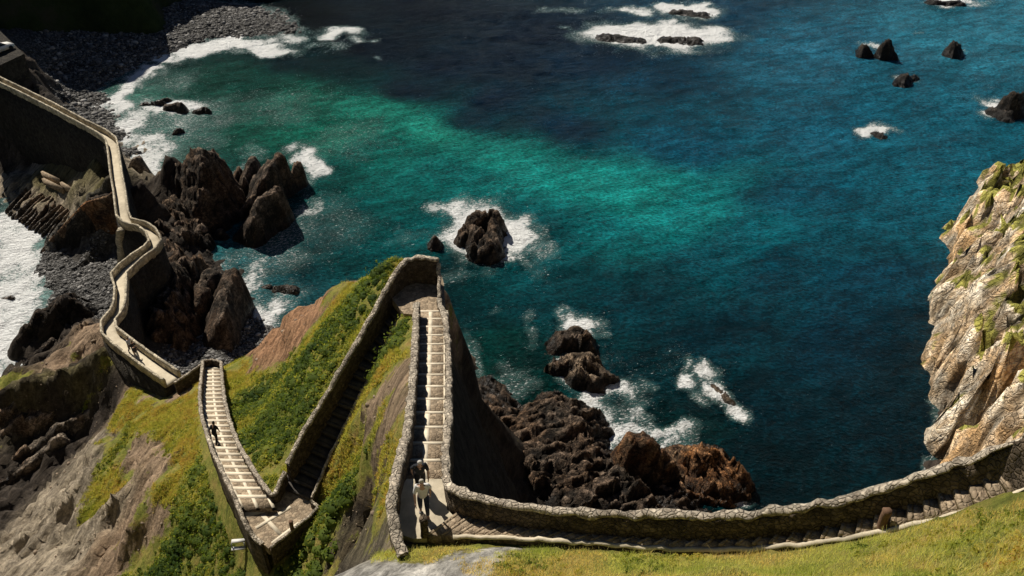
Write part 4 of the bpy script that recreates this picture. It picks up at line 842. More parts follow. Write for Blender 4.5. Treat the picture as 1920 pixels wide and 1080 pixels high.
def strip_on(root, a, b, w, z):
    A, B = U(*a, z), U(*b, z); d = (B-A)[:2]; d /= np.linalg.norm(d); n = np.array([-d[1], d[0], 0])*w/2
    v = [A-n, A+n, B+n, B-n]; v = np.array(v+[p-np.array([0, 0, .05]) for p in v])
    f = np.array([(0, 3, 2, 1), (4, 5, 6, 7), (0, 1, 5, 4), (1, 2, 6, 5), (2, 3, 7, 6), (3, 0, 4, 7)])
    mesh_np('paving_strip', v-np.array(root.location), f, M['edging'], root)
z_ = 26.315
for a, b, w in [((480, 990), (545, 950), .2), ((492, 965), (528, 1004), .2), ((458, 958), (505, 945), .9), ((560, 980), (510, 1018), .16)]: strip_on(lb, a, b, w, z_+random.uniform(0, .006))

# ------------------------------------------------------------------ CAUSEWAY
def causeway():
    P = CWS[:, :3]; hw = CWS[:, 3]; root = empty('stone_causeway', P[0]); off = P[0].copy()
    def profd(i): return [(-hw[i]-.05, -.3), (-hw[i]-.05, 0), (-hw[i]*.3, .02), (hw[i]*.3, .02), (hw[i]+.05, 0), (hw[i]+.05, -.3)]
    V, F = ribbon_section(P, profd, .02, 5); mesh_np('deck', V-off, F, M['deck'], root)
    gz = np.array([min(0.0, 0) for _ in P])
    # masonry body down to rock, battered outwards
    def profb(i):
        w = hw[i]+.22; H = -(P[i, 2]+1.0); L = [(-w-.10*t*6, -.08+(H+.08)*t) for t in (1, .66, .33, 0)]; R = [(w+.06*t*6, -.08+(H+.08)*t) for t in (0, .33, .66, 1)]
        return L+R
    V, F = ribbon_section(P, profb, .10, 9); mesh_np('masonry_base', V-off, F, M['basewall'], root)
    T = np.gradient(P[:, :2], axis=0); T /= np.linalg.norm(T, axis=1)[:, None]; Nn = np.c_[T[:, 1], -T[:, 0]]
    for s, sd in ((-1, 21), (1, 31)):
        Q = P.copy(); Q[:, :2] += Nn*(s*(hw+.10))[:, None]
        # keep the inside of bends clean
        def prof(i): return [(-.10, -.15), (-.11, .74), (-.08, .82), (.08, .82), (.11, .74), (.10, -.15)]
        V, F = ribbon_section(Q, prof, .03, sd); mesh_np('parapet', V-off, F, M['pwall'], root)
    tag(root, 'long pale stone causeway with parapets winding over the rocks to the shaded mainland', 'causeway')
causeway()
# sloping buttress of the causeway over the beach
def buttress(label, top, base, w0, w1, d=.5):
    A, B = U(*top), U(*base); v = []
    for p, w in ((A, w0), (B, w1)):
        for sx, sy in ((-1, -1), (1, -1), (1, 1), (-1, 1)): v.append(p+np.array([sx*w/2, sy*d, 0]))
    v = np.array(v); f = np.array([(3, 2, 1, 0), (4, 5, 6, 7), (0, 1, 5, 4), (1, 2, 6, 5), (2, 3, 7, 6), (3, 0, 4, 7)])
    # subdivide vertically with jitter
    n = 10; rows = [v[:4]+(v[4:]-v[:4])*t for t in np.linspace(0, 1, n)]; V = np.concatenate(rows); V += np.stack([vnoise(V[:, 0]*1.7, V[:, 1]*1.7, V[:, 2]*1.7, s=k) for k in range(3)], 1)*.1
    F = [(i*4+k, i*4+(k+1) % 4, (i+1)*4+(k+1) % 4, (i+1)*4+k) for i in range(n-1) for k in range(4)]+[(3, 2, 1, 0), tuple((n-1)*4+k for k in range(4))]
    o = mesh_np('buttress', V-B, np.array(F), M['pwall']); o.location = B; tag(o, label, 'buttress')
buttress('narrow leaning masonry buttress below the first bend of the causeway, over the beach', (227, 430, 10.2), (231, 494, 1.0), .9, 1.0)

# ------------------------------------------------------------------ mainland terrace (top left)
def terrace():
    z = 14.2; root = empty('viewing_terrace', U(0, 100, z)); off = np.array(root.location)
    Wp = poly_world([(-90, 0), (0, 58), (45, 101), (0, 122), (-90, 150)], z); th = 1.2
    bm = bmesh.new(); vs = [bm.verts.new(p-off) for p in Wp]; f = bm.faces.new(vs); r = bmesh.ops.extrude_face_region(bm, geom=[f]); bmesh.ops.translate(bm, verts=[v for v in r['geom'] if isinstance(v, bmesh.types.BMVert)], vec=(0, 0, -3)); bmesh.ops.recalc_face_normals(bm, faces=bm.faces)
    me = bpy.data.meshes.new('platform'); bm.to_mesh(me); bm.free(); me.materials.append(M['basewall']); o = bpy.data.objects.new('platform', me); COL.objects.link(o); o.parent = root
    wall('', [(-90, -2, z+.9), (0, 58, z+.9), (44, 100, z+.9)], th=.35, h=.9, seed=201, mat='pwall', cmat='edging', parent=root, sm=0, deep=.2)
    wall('', [(44, 102, z+.7), (0, 123, z+.7), (-90, 152, z+.7)], th=.9, h=.7, seed=202, mat='pwall', cmat='edging', parent=root, sm=0, deep=.2)
    tag(root, 'walled parking terrace with pale parapets above the causeway at the left edge', 'terrace')
terrace()
def car():
    p = U(0, 97, 14.22); root = empty('parked_car', p, math.radians(62))
    def body(name, secs, mat, par):     # secs: (x, halfwidth, z0, z1) cross sections along the length
        V = []
        for x_, w_, a_, b_ in secs: V += [(x_, -w_, a_), (x_, w_, a_), (x_, w_*.92, b_), (x_, -w_*.92, b_)]
        n = len(secs); F = [(i*4+k, i*4+(k+1) % 4, (i+1)*4+(k+1) % 4, (i+1)*4+k) for i in range(n-1) for k in range(4)]+[(3, 2, 1, 0), tuple((n-1)*4+k for k in range(4))]
        return mesh_np(name, np.array(V), np.array(F), M[mat], par)
    body('body', [(-2.05, .70, .35, .62), (-1.95, .82, .28, .86), (-1.1, .86, .25, .92), (.6, .86, .25, .92), (1.3, .84, .25, .84), (1.95, .78, .28, .74), (2.08, .66, .36, .6)], 'white', root)
    body('window', [(-1.75, .70, .88, .92), (-1.3, .72, .9, 1.36), (.2, .72, .9, 1.38), (.95, .70, .86, .9)], 'glassdark', root)
    body('roof', [(-1.36, .66, 1.34, 1.40), (-1.1, .68, 1.36, 1.46), (.0, .68, 1.38, 1.46), (.26, .66, 1.34, 1.40)], 'white', root)
    for x_ in (-1.3, 1.3):
        for sy in (-1, 1):
            bm = bmesh.new(); bmesh.ops.create_cone(bm, cap_ends=True, segments=18, radius1=.32, radius2=.32, depth=.2)
            bmesh.ops.rotate(bm, verts=bm.verts, cent=(0, 0, 0), matrix=__import__('mathutils').Matrix.Rotation(math.pi/2, 3, 'X')); bmesh.ops.translate(bm, verts=bm.verts, vec=(x_, sy*.80, .32))
            me = bpy.data.meshes.new('wheel'); bm.to_mesh(me); bm.free(); me.materials.append(M['tyre']); o = bpy.data.objects.new('wheel', me); COL.objects.link(o); o.parent = root
    tag(root, 'white car parked on the walled terrace at the left edge', 'car')
M['glassdark'] = mat_flat('dark car glass', (.02, .025, .03), .1, bump=0); M['tyre'] = mat_flat('tyre rubber', (.02, .02, .02), .9)
car()
# ruined concrete platform by the strata
def ruin():
    base = U(95, 345, 3.0); root = empty('concrete_ruin', base)
    bits = [((78, 321), (110, 336), 3.4), ((80, 334), (117, 352), 2.9), ((114, 341), (134, 353), 3.4)]
    for a, b, z in bits:
        A, B = U(*a, z), U(*b, z); d = B-A; n = np.array([-d[1], d[0], 0]); n /= np.linalg.norm(n)
        v = np.array([A-n*.16, A+n*.16, B+n*.16, B-n*.16]); v = np.r_[v, v-np.array([0, 0, .9])]
        mesh_np('wall_stub', v-base, np.array([(0, 3, 2, 1), (4, 5, 6, 7), (0, 1, 5, 4), (1, 2, 6, 5), (2, 3, 7, 6), (3, 0, 4, 7)]), M['cobble'], root)
    tag(root, 'low ruined pale concrete walls among the strata left of the causeway', 'ruin')
ruin()

# ------------------------------------------------------------------ small furniture
def post(label, px, py, z, h, w, mat='wood', name='post'):
    p = U(px, py, z); root = empty(name, p)
    n = 8; rows = []
    for i in range(n):
        t = i/(n-1); r = w/2*(1-.08*t); rows.append([[math.cos(a)*r*(1.15 if k % 2 else 1), math.sin(a)*r*(1.1 if k % 2 else 1), t*h] for k, a in enumerate(np.linspace(0, 2*math.pi, 9)[:-1])])
    V = np.array(rows).reshape(-1, 3); V += np.stack([vnoise(V[:, 0]*9+px, V[:, 1]*9, V[:, 2]*5, s=k) for k in range(3)], 1)*.018
    F = [(i*8+k, i*8+(k+1) % 8, (i+1)*8+(k+1) % 8, (i+1)*8+k) for i in range(n-1) for k in range(8)]
    F += [(n*8-8+a, n*8-8+b, n*8-8+c, n*8-8+d) for a, b, c, d in ((0, 1, 2, 3), (0, 3, 4, 7), (4, 5, 6, 7))]
    mesh_np('shaft', V, np.array(F), M[mat], root)
    V2 = V[-8:].copy(); V2 = np.r_[V2*np.array([1.12, 1.12, 1])-np.array([0, 0, .03]), V2*np.array([1.05, 1.05, 1])+np.array([0, 0, .035])]
    F2 = [(k, (k+1) % 8, 8+(k+1) % 8, 8+k) for k in range(8)]+[(8, 9, 10, 11), (8, 11, 12, 15), (12, 13, 14, 15)]
    mesh_np('cap', V2, np.array(F2), M[mat], root)
    tag(root, label, 'post'); return root
post('short brown post beside the climbing steps at the right', 1647, 1002, 44.7, .85, .2)
post('short dark post on the near edge of the small landing by the walkers', 797, 1004, 40.8, .75, .24, 'wall')
post('tiny dark post on the right edge of the lower landing', 548, 992, 26.6, .55, .2, 'wood')
def sign():
    p = U(455, 1052, 21.8); root = empty('sign', p, .1)
    p[2] = ground(np.array([p[0]]), np.array([p[1]]))[0]; root.location = p
    def box(name, c, s, mat):
        v = np.array([[x, y, z] for z in (-1, 1) for x, y in ((-1, -1), (1, -1), (1, 1), (-1, 1))], float)*np.array(s)/2+np.array(c)
        return mesh_np(name, v, np.array([(3, 2, 1, 0), (4, 5, 6, 7), (0, 1, 5, 4), (1, 2, 6, 5), (2, 3, 7, 6), (3, 0, 4, 7)]), M[mat], root)
    for s in (-1, 1): box('leg', (s*.33, 0, .55), (.05, .05, 1.1), 'metal')
    for z, y in ((1.05, .2), (.78, -.08)): box('board', (0, y, z), (.72, .22, .05), 'white')
    tag(root, 'small stand with two white boards in the shrubs below the lower landing', 'sign')
sign()

# ------------------------------------------------------------------ PEOPLE
def skin_chain(name, verts, edges, radii, mat, parent, sub=2):
    me = bpy.data.meshes.new(name); me.from_pydata(verts, edges, []); me.materials.append(mat)
    o = bpy.data.objects.new(name, me); COL.objects.link(o); o.parent = parent
    m = o.modifiers.new('Skin', 'SKIN'); m.use_smooth_shade = True
    if not me.skin_vertices: return o
    for i, r in enumerate(radii):
        rr = r if isinstance(r, tuple) else (r, r)
        me.skin_vertices[0].data[i].radius = rr
    me.skin_vertices[0].data[0].use_root = True
    s = o.modifiers.new('Sub', 'SUBSURF'); s.levels = sub; s.render_levels = sub
    return o
SKIN = mat_flat('skin', (.52, .32, .22), .6, (.46, .27, .18))
def person(label, loc, rz, top, bottom, hair, stride=.18, lean=.12, arms='swing', hat=None, pack=None, group=None, phase=1, knee=.06, fingers=True):
    root = empty('person', loc, rz)      # faces -y locally
    J = {}
    y = lambda z: -lean*max(0, z-.9)
    J['pelvis'] = (0, 0, .93); J['waist'] = (0, y(1.1), 1.08); J['chest'] = (0, y(1.32), 1.30); J['neck'] = (0, y(1.47)-.01, 1.46); J['head'] = (0, y(1.58)-.03, 1.56); J['crown'] = (0, y(1.68)-.04, 1.68)
    for s, n in ((-1, 'L'), (1, 'R')):
        f = s*phase
        J['hip'+n] = (s*.095, 0, .90); J['knee'+n] = (s*.10, -f*stride*.55-knee, .49+max(0, -f)*.0); J['ank'+n] = (s*.105, -f*stride+(.06 if f < 0 else 0), .09); J['toe'+n] = (s*.125, -f*stride-.15+(.06 if f < 0 else 0), .035)
        J['sho'+n] = (s*.17, y(1.40), 1.40)
        if arms == 'swing': J['elb'+n] = (s*.235, y(1.15)+f*.10, 1.13); J['wri'+n] = (s*.225, y(.9)+f*.16-.08, .89)
        elif arms == 'bent': J['elb'+n] = (s*.27, y(1.15)+.05, 1.12); J['wri'+n] = (s*.16, -.26, 1.02)
        elif arms == 'hips': J['elb'+n] = (s*.36, y(1.15)+.08, 1.14); J['wri'+n] = (s*.18, -.06, 1.00)
    names = ['pelvis', 'waist', 'chest', 'neck', 'head', 'crown', 'hipL', 'kneeL', 'ankL', 'toeL', 'hipR', 'kneeR', 'ankR', 'toeR', 'shoL', 'elbL', 'wriL', 'shoR', 'elbR', 'wriR']
    rad = dict(pelvis=(.145, .11), waist=(.13, .10), chest=(.16, .115), neck=.055, head=(.083, .095), crown=(.062, .07), hip=.088, knee=.058, ank=.04, toe=.034, sho=.06, elb=.042, wri=.028)
    V = [J[n] for n in names]; R = [rad.get(n, rad.get(n[:-1])) for n in names]
    ix = {n: i for i, n in enumerate(names)}
    E = [('pelvis', 'waist'), ('waist', 'chest'), ('chest', 'neck'), ('neck', 'head'), ('head', 'crown')]
    for n in 'LR': E += [('pelvis', 'hip'+n), ('hip'+n, 'knee'+n), ('knee'+n, 'ank'+n), ('ank'+n, 'toe'+n), ('chest', 'sho'+n), ('sho'+n, 'elb'+n), ('elb'+n, 'wri'+n)]
    E = [(ix[a], ix[b]) for a, b in E]
    # nose and ears
    hx = J['head']; V.append((hx[0], hx[1]-.115, hx[2]-.005)); R.append(.014); E.append((ix['head'], len(V)-1))
    for n, s in (('L', -1), ('R', 1)):
        w = np.array(J['wri'+n]); e = np.array(J['elb'+n]); d = w-e; d /= np.linalg.norm(d)
        palm = w+d*.085; V.append(tuple(palm)); R.append((.036, .018)); pi_ = len(V)-1; E.append((ix['wri'+n], pi_))
        if fingers:
            side = np.array([0, 1, 0]) - d*d[1]; side /= np.linalg.norm(side)
            for k, ln in enumerate((.065, .078, .074, .055)):
                b0 = palm+side*(k-1.5)*.021+d*.035; b1 = b0+d*ln*.6; b2 = b1+(d*.8+np.array([-s*.5, 0, 0]))*ln*.5
                i0 = len(V); V += [tuple(b0), tuple(b1), tuple(b2)]; R += [.010, .009, .008]; E += [(pi_, i0), (i0, i0+1), (i0+1, i0+2)]
            t0 = w+d*.04-side*.035; t1 = t0+d*.045-side*.02; i0 = len(V); V += [tuple(t0), tuple(t1)]; R += [.012, .010]; E += [(pi_, i0), (i0, i0+1)]
    skin_chain('body', V, E, R, SKIN, root, 2)
    g = lambda k: mat_flat('cloth', k, .9)
    # shirt
    n2 = ['waist', 'chest', 'neck', 'shoL', 'elbL', 'shoR', 'elbR']; P = [J[n] for n in n2]; P[2] = (P[2][0], P[2][1], P[2][2]-.06)
    P.insert(0, (0, .0, .82)); P.insert(1, (0, .0, .93)); r = [(.15, .12), (.165, .132), (.155, .125), (.178, .135), .07, .078, .056, .078, .056]
    skin_chain('shirt', P, [(0, 1), (1, 2), (2, 3), (3, 4), (3, 5), (5, 6), (3, 7), (7, 8)], r, g(top), root, 2)
    P = [(0, y(1.04), 1.05), (0, 0, .93)]; r = [(.138, .108), (.155, .125)]; Ee = [(0, 1)]
    for n in 'LR':
        i = len(P); P += [J['hip'+n], J['knee'+n], tuple(np.array(J['ank'+n])+np.array([0, 0, .03]))]; r += [.103, .075, .058]; Ee += [(1, i), (i, i+1), (i+1, i+2)]
    skin_chain('trousers', P, Ee, r, g(bottom), root, 2)
    for n in 'LR':
        a, t = np.array(J['ank'+n]), np.array(J['toe'+n]); skin_chain('shoe', [tuple(a+np.array([0, .05, -.045])), tuple((a+t)/2+np.array([0, 0, -.015])), tuple(t+np.array([0, -.03, .008]))], [(0, 1), (1, 2)], [.045, .048, .038], g(.5*np.array((.5, .5, .48))), root, 1)
    h = np.array(J['head']); c = np.array(J['crown'])
    hp = [tuple(h+np.array([0, .045, -.02])), tuple(h+np.array([0, .035, .06])), tuple(c+np.array([0, .012, .012])), tuple(c+np.array([0, -.04, .005]))]
    skin_chain('hair' if hat is None else 'cap', hp, [(0, 1), (1, 2), (2, 3)], [(.075, .06), (.088, .08), (.075, .075), (.06, .05)], g(hair if hat is None else hat), root, 2)
    for s in (-1, 1):
        e = h+np.array([s*.033, -.088, .02]); bm = bmesh.new(); bmesh.ops.create_uvsphere(bm, u_segments=8, v_segments=6, radius=.011); me = bpy.data.meshes.new('eye'); bm.to_mesh(me); bm.free(); me.materials.append(g((.05, .03, .02)))
        o = bpy.data.objects.new('eye', me); COL.objects.link(o); o.parent = root; o.location = e
    if pack is not None:
        bk = empty('backpack', (0, 0, 0)); bk.parent = root
        skin_chain('bag', [(0, y(1.15)+.19, 1.08), (0, y(1.3)+.20, 1.3), (0, y(1.4)+.17, 1.42)], [(0, 1), (1, 2)], [(.13, .09), (.14, .1), (.11, .07)], g(pack), root, 2)
        bpy.data.objects.remove(bk)
    tag(root, label, 'person', group); return root
def at_stair(px, py, fn): z = fn(px, py, 0); return U(px, py, z)
pA = U(796, 966, 40.78)
person('walker in a white t-shirt and dark blue trousers on the small landing, leading the pair', pA, .12, (.82, .80, .76), (.018, .028, .06), (.55, .5, .42), stride=.14, lean=.16, arms='swing')
pB = at_stair(790, 922, on1)
person('walker in a black shirt with grey hair climbing just behind the one in white', pB, .25, (.012, .015, .022), (.014, .015, .02), (.60, .57, .52), stride=.18, lean=.40, arms='swing', phase=-1)
pC = at_stair(407, 832, on3)
person('lone walker in black climbing the lower stairs', pC, 2.9, (.01, .01, .012), (.012, .012, .014), (.02, .015, .01), stride=.2, lean=.22, phase=1, fingers=False)
z = 10.62
person('walker in pale clothes at the parapet on the near part of the causeway', U(246, 660, z), 1.2, (.55, .58, .66), (.05, .06, .09), (.03, .02, .01), arms='swing', stride=.1, fingers=False)
person('walker in black beside the pale one on the causeway', U(254, 667, z), 1.0, (.012, .012, .015), (.02, .02, .025), (.03, .02, .01), arms='swing', stride=.15, fingers=False, phase=-1)
person('walker with pale trousers nearest the lower stairs on the causeway', U(258, 674, z+.1), .9, (.03, .03, .04), (.5, .5, .52), (.03, .02, .01), arms='swing', stride=.18, fingers=False)

# ------------------------------------------------------------------ VEGETATION and pebbles (uncountable cover)
def in_view(x, y, z, m=120):
    d = np.c_[x, y, z]-CAM; f = d@FWD; px = 960+d@RIGHT/f*FPX; py = 540-d@UP/f*FPX
    return (f > 1) & (px > -m) & (px < 1920+m) & (py > -m) & (py < 1080+m), f
def scatter(n, x0, x1, y0, y1, cond):
    x = rng.uniform(x0, x1, n); y = rng.uniform(y0, y1, n); z = ground(x, y); ok, f = in_view(x, y, z); ok &= cond(x, y, z); return x[ok], y[ok], z[ok], f[ok]
def rotq(n, tilt=1.0):
    a = rng.uniform(0, 2*np.pi, n); return a
def leaf_clumps(x, y, z, r, per, leaf, tint, flat=.75):
    n = len(x); N_ = n*per; ci = np.repeat(np.arange(n), per)
    u = rng.normal(size=(N_, 3)); u[:, 2] = np.abs(u[:, 2]); u /= np.linalg.norm(u, axis=1)[:, None]
    rad = r[ci]*rng.uniform(.6, 1.05, N_); rad *= 1+.35*np.sin(u[:, 0]*5+ci)*np.cos(u[:, 1]*4+ci*1.7)
    c = np.c_[x[ci], y[ci], z[ci]]+u*rad[:, None]*np.array([1, 1, flat])
    nrm = u+rng.normal(size=(N_, 3))*.55; nrm /= np.linalg.norm(nrm, axis=1)[:, None]
    t = np.cross(nrm, rng.normal(size=(N_, 3))); t /= np.linalg.norm(t, axis=1)[:, None]+1e-9; b = np.cross(nrm, t)
    L = (leaf[ci] if np.ndim(leaf) else leaf)*rng.uniform(.6, 1.4, N_); L = L[:, None]
    V = np.stack([c-t*L, c+b*L*.55, c+t*L, c-b*L*.55], 1).reshape(-1, 3)
    F = np.arange(N_*4).reshape(-1, 4); tt = np.repeat(tint[ci]+rng.normal(size=N_)*.10, 4)
    return V, F, tt
def blob_core(x, y, z, r, flat=.6):
    k = 7; ang = np.linspace(0, 2*np.pi, k+1)[:-1]; rings = [(0.95, -.1), (.85, .35), (.5, .7)]
    n = len(x); V = []; 
    for s, h in rings: V.append(np.stack([x[:, None]+np.cos(ang)*(r*s)[:, None], y[:, None]+np.sin(ang)*(r*s)[:, None], z[:, None]+(r*h*flat)[:, None]+0*ang], -1))
    V = np.stack(V, 1).reshape(n, -1, 3); f = []
    for a in range(2):
        for b in range(k): f.append((a*k+b, a*k+(b+1) % k, (a+1)*k+(b+1) % k, (a+1)*k+b))
    f += [(14, 15, 16, 17), (14, 17, 18, 20), (18, 19, 20, 14)]
    f = np.array(f); F = (np.arange(n)*21)[:, None, None]+f[None]
    return V.reshape(-1, 3), F.reshape(-1, 4)
# shrubs on the headland
dens = lambda x, y: vnoise(x*.3, y*.3, s=301)*.5+vnoise(x*.9, y*.9, s=302)*.5
def gcond(lo): return lambda x, y, z: (samp(GRN, x, y)+dens(x, y)*.55 > lo) & (samp(PDG, x, y) > .32) & (z > 3)
x, y, z, f = scatter(110000, -40, 3, 15, 75, gcond(.66)); keepn = y > 19; x, y, z, f = x[keepn], y[keepn], z[keepn], f[keepn]
BZ = [(530, 800, 23, 4.5), (500, 740, 18, 4), (590, 700, 25, 3), (640, 620, 27, 3), (680, 560, 30, 2.5), (400, 1010, 19.5, 4), (330, 1050, 16, 4), (430, 960, 21, 2.5), (560, 1030, 25.3, 3), (620, 960, 28, 2.5), (610, 1060, 26, 3), (390, 880, 19, 2.5), (740, 625, 33.4, 2), (450, 1070, 21, 4), (630, 900, 29, 2)]
bz = np.zeros(len(x))
for a_, b_, z_, r_ in BZ:
    c_ = U(a_, b_, z_); bz = np.maximum(bz, np.exp(-((x-c_[0])**2+(y-c_[1])**2)/(r_*.8)**2))
big = fbm(x*.22, y*.22, s=311, o=3)*.5 + bz*.75 - .18
r = rng.uniform(.10, .22, len(x))+np.where(big > .02, rng.power(.6, len(x))*.50*np.clip(big*3, 0, 1), 0)
if len(x) > 24000: s_ = rng.choice(len(x), 24000, replace=False); x, y, z, f, r, big = x[s_], y[s_], z[s_], f[s_], r[s_], big[s_]
print('shrubs', len(x))
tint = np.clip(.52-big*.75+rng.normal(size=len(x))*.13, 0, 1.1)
sparse = (big < .02) | (rng.random(len(x)) < np.clip(.22/(r+.02)*.55, .25, 1)); x, y, z, r, tint, big = x[sparse], y[sparse], z[sparse], r[sparse], tint[sparse], big[sparse]
tint = tint + np.where(big > .02, rng.normal(size=len(x))*.12, 0)
bush = (big > .02) | (rng.random(len(x)) < .30)
xb, yb, zb, rb, tb = x[bush], y[bush], z[bush], r[bush], tint[bush]
V, F, t = leaf_clumps(xb, yb, zb-.03, rb, 34, .032+rb*.085, tb)
V3, F3 = blob_core(xb, yb, zb-.05, rb*.8)
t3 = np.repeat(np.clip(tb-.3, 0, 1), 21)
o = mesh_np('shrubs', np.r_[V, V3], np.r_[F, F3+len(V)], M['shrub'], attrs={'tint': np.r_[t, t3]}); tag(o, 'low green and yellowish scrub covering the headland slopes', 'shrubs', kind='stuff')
XT, YT, ZT, TT = x[~bush], y[~bush], z[~bush], tint[~bush]
# foreground grass
def blades(x, y, z, h, w, tint):
    n = len(x); a = rng.uniform(0, 2*np.pi, n); le = rng.normal(size=(n, 2))*.45
    b0 = np.c_[x-np.cos(a)*w, y-np.sin(a)*w, z-.03]; b1 = np.c_[x+np.cos(a)*w, y+np.sin(a)*w, z-.03]
    m0 = np.c_[x+le[:, 0]*h*.45-np.cos(a)*w*.6, y+le[:, 1]*h*.45-np.sin(a)*w*.6, z+h*.6]; m1 = np.c_[x+le[:, 0]*h*.45+np.cos(a)*w*.6, y+le[:, 1]*h*.45+np.sin(a)*w*.6, z+h*.6]
    V = np.stack([b0, b1, m1, m0], 1); tip = np.c_[x+le[:, 0]*h, y+le[:, 1]*h, z+h*.95]
    V = np.concatenate([V, tip[:, None]-np.array([.002, 0, 0]), tip[:, None]+np.array([.002, 0, 0])], 1).reshape(-1, 3)
    i = np.arange(n)*6; F = np.concatenate([np.stack([i, i+1, i+2, i+3], 1), np.stack([i+3, i+2, i+5, i+4], 1)])
    return V, F, np.repeat(tint, 6)
x, y, z, f = scatter(420000, -4, 26, 3, 19, lambda x, y, z: (samp(PDG, x, y) > .12) & (samp(GRN, x, y)+dens(x, y)*.5 > .42) & (z > 38))
print('blades', len(x))
if len(x) > 170000: s_ = rng.choice(len(x), 170000, replace=False); x, y, z, f = x[s_], y[s_], z[s_], f[s_]
tuft = fbm(x*.9, y*.9, s=321, o=3)
h = rng.uniform(.06, .16, len(x))*(1.1+tuft*.9); tint = np.clip(.5+fbm(x*.5, y*.5, s=331, o=3)*.7+rng.normal(size=len(x))*.13, 0, 1.1)
V, F, t = blades(x, y, z, h, rng.uniform(.003, .007, len(x)), tint)
o = mesh_np('grass', V, F, M['grass'], attrs={'tint': t}); tag(o, 'dry yellow green grass on the foreground slope', 'grass', kind='stuff')
# tufts of longer grass on the far slopes
k_ = 16; xx = np.repeat(XT, k_)+rng.normal(size=len(XT)*k_)*.11; yy = np.repeat(YT, k_)+rng.normal(size=len(XT)*k_)*.11; zz_ = ground(xx, yy)
V, F, t = blades(xx, yy, zz_, rng.uniform(.12, .30, len(xx)), rng.uniform(.008, .018, len(xx)), np.clip(np.repeat(TT, k_)*.8+.05+rng.normal(size=len(xx))*.12, 0, 1.1))
o = mesh_np('grass', V, F, M['tuft'], attrs={'tint': t}); tag(o, 'tufted olive grass between the shrubs of the headland', 'grass', kind='stuff')
# low weeds in foreground
x, y, z, f = scatter(9000, -4, 26, 4, 19, lambda x, y, z: (samp(PDG, x, y) > .25) & (samp(GRN, x, y)+dens(x, y)*.8 > .85) & (z > 38))
r = rng.uniform(.05, .13, len(x)); tint = np.clip(.62+fbm(x*.6, y*.6, s=341, o=3)*.8+rng.normal(size=len(x))*.12, 0, 1.1)
V, F, t = leaf_clumps(x, y, z, r, 22, .03+r*.08, tint, 1.0)
o = mesh_np('weeds', V, F, M['shrub'], attrs={'tint': t}); tag(o, 'small russet and green weeds among the foreground grass', 'weeds', kind='stuff')
# pebbles on the beaches
def pebbles(n, x0, x1, y0, y1, lo, hi, label, cond=None, mat='pebble', nm='pebbles'):
    x, y, z, f = scatter(n, x0, x1, y0, y1, cond or (lambda x, y, z: (samp(PEB, x, y) > .5) & (z > -.15) & (z < 5))); n = len(x)
    ico = bmesh.new(); bmesh.ops.create_cube(ico, size=1.3); bmesh.ops.subdivide_edges(ico, edges=ico.edges[:], cuts=1, use_grid_fill=True)
    for v in ico.verts: v.co = v.co.normalized()*.5
    bv = np.array([v.co[:] for v in ico.verts]); bf = np.array([[v.index for v in fc.verts] for fc in ico.faces]); ico.free()
    s = lo*(rng.pareto(2.6, n)+1); s = np.minimum(s, hi); a = rng.uniform(0, 6.28, n); sc3 = np.stack([s*rng.uniform(.8, 1.5, n), s*rng.uniform(.7, 1.2, n), s*rng.uniform(.5, .9, n)], 1)
    P = bv[None]*sc3[:, None]; P = P*(1+rng.normal(size=P.shape)*.12); ca, sa = np.cos(a)[:, None], np.sin(a)[:, None]
    P = np.stack([P[..., 0]*ca-P[..., 1]*sa+x[:, None], P[..., 0]*sa+P[..., 1]*ca+y[:, None], P[..., 2]+z[:, None]], -1)
    F = (np.arange(n)*len(bv))[:, None, None]+bf[None]
    print('pebbles', n)
    o = mesh_np(nm, P.reshape(-1, 3), F.reshape(-1, 4), M[mat], attrs={'tint': np.repeat(rng.uniform(0, 1, n), len(bv))}); tag(o, label, nm, kind='stuff')
mp, ntp, bp = newmat('beach pebble'); NP = NB(ntp)
NP.l(NP.mix(.5, NP.ramp(NP.attr('tint'), [(0., (.03, .028, .026)), (.5, (.13, .125, .115)), (.85, (.26, .25, .235)), (1., (.5, .48, .45))]), NP.noise(NP.pos(), 3), 'MULTIPLY'), bp.inputs['Base Color']); bp.inputs['Roughness'].default_value = .8
M['pebble'] = mp
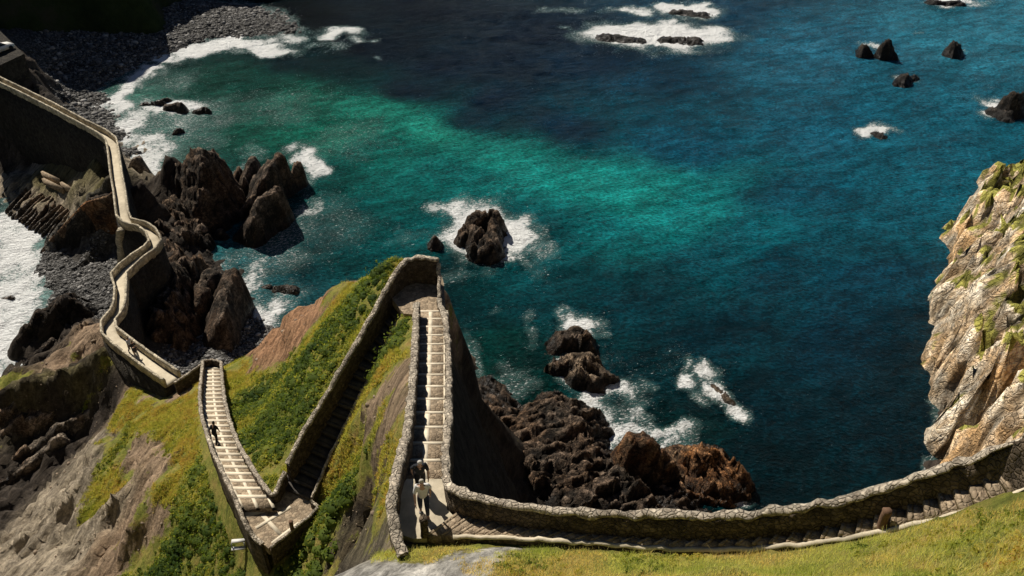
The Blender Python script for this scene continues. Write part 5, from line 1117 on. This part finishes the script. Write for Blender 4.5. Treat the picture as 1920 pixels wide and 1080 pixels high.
M['stone'] = mat_stone('loose stone', (.16, .11, .07), (.42, .33, .24), 2, .8, .05)
def stones(n):
    global PEBSAVE
    pebbles(n, -70, 2, 16, 80, .05, .35, 'loose brown stones lying on the bare slopes', lambda x, y, z: (samp(GRN, x, y) < .5) & (samp(PDG, x, y) > .5) & (z > 2.5) & (x < -4), 'stone', 'stones')
pebbles(90000, -75, -15, 55, 99, .11, .55, 'grey pebbles and boulders on the beaches either side of the causeway')
pebbles(110000, -115, -20, 100, 190, .2, .9, 'grey boulders on the far beach of the cove')

stones(16000)
# ------------------------------------------------------------------ CAMERA, LIGHT, WORLD
cam = bpy.data.cameras.new('camera'); co = bpy.data.objects.new('camera', cam); COL.objects.link(co)
co.location = CAM; co.rotation_euler = (math.pi/2-PITCH, 0, 0); cam.sensor_width = 36; cam.lens = FPX/1920*36; cam.clip_end = 30000; cam.clip_start = .1
sc.camera = co
sc.cycles.diffuse_bounces = 1; sc.cycles.max_bounces = 4
sv = Vector((SUN_DIR[0]*math.cos(SUN_EL), SUN_DIR[1]*math.cos(SUN_EL), math.sin(SUN_EL)))
ld = bpy.data.lights.new('sun', 'SUN'); ld.energy = 5.0; ld.angle = math.radians(.5); ld.color = (1, .93, .82)
lo = bpy.data.objects.new('sun', ld); COL.objects.link(lo); lo.rotation_euler = sv.to_track_quat('Z', 'Y').to_euler(); lo.location = (0, 0, 150)
w = bpy.data.worlds.new('World'); sc.world = w; w.use_nodes = True; nt = w.node_tree
bg = nt.nodes['Background'] if 'Background' in nt.nodes else nt.nodes.new('ShaderNodeBackground')
sky = nt.nodes.new('ShaderNodeTexSky'); sky.sky_type = 'NISHITA'; sky.sun_disc = False; sky.sun_elevation = SUN_EL
sky.air_density = .55; sky.dust_density = .2; sky.ozone_density = 1.5
sky.sun_rotation = math.atan2(sv.x, sv.y)
nt.links.new(sky.outputs[0], bg.inputs[0]); bg.inputs[1].default_value = .05
sc.view_settings.view_transform = 'Standard'; sc.view_settings.look = 'None'; sc.view_settings.exposure = 0
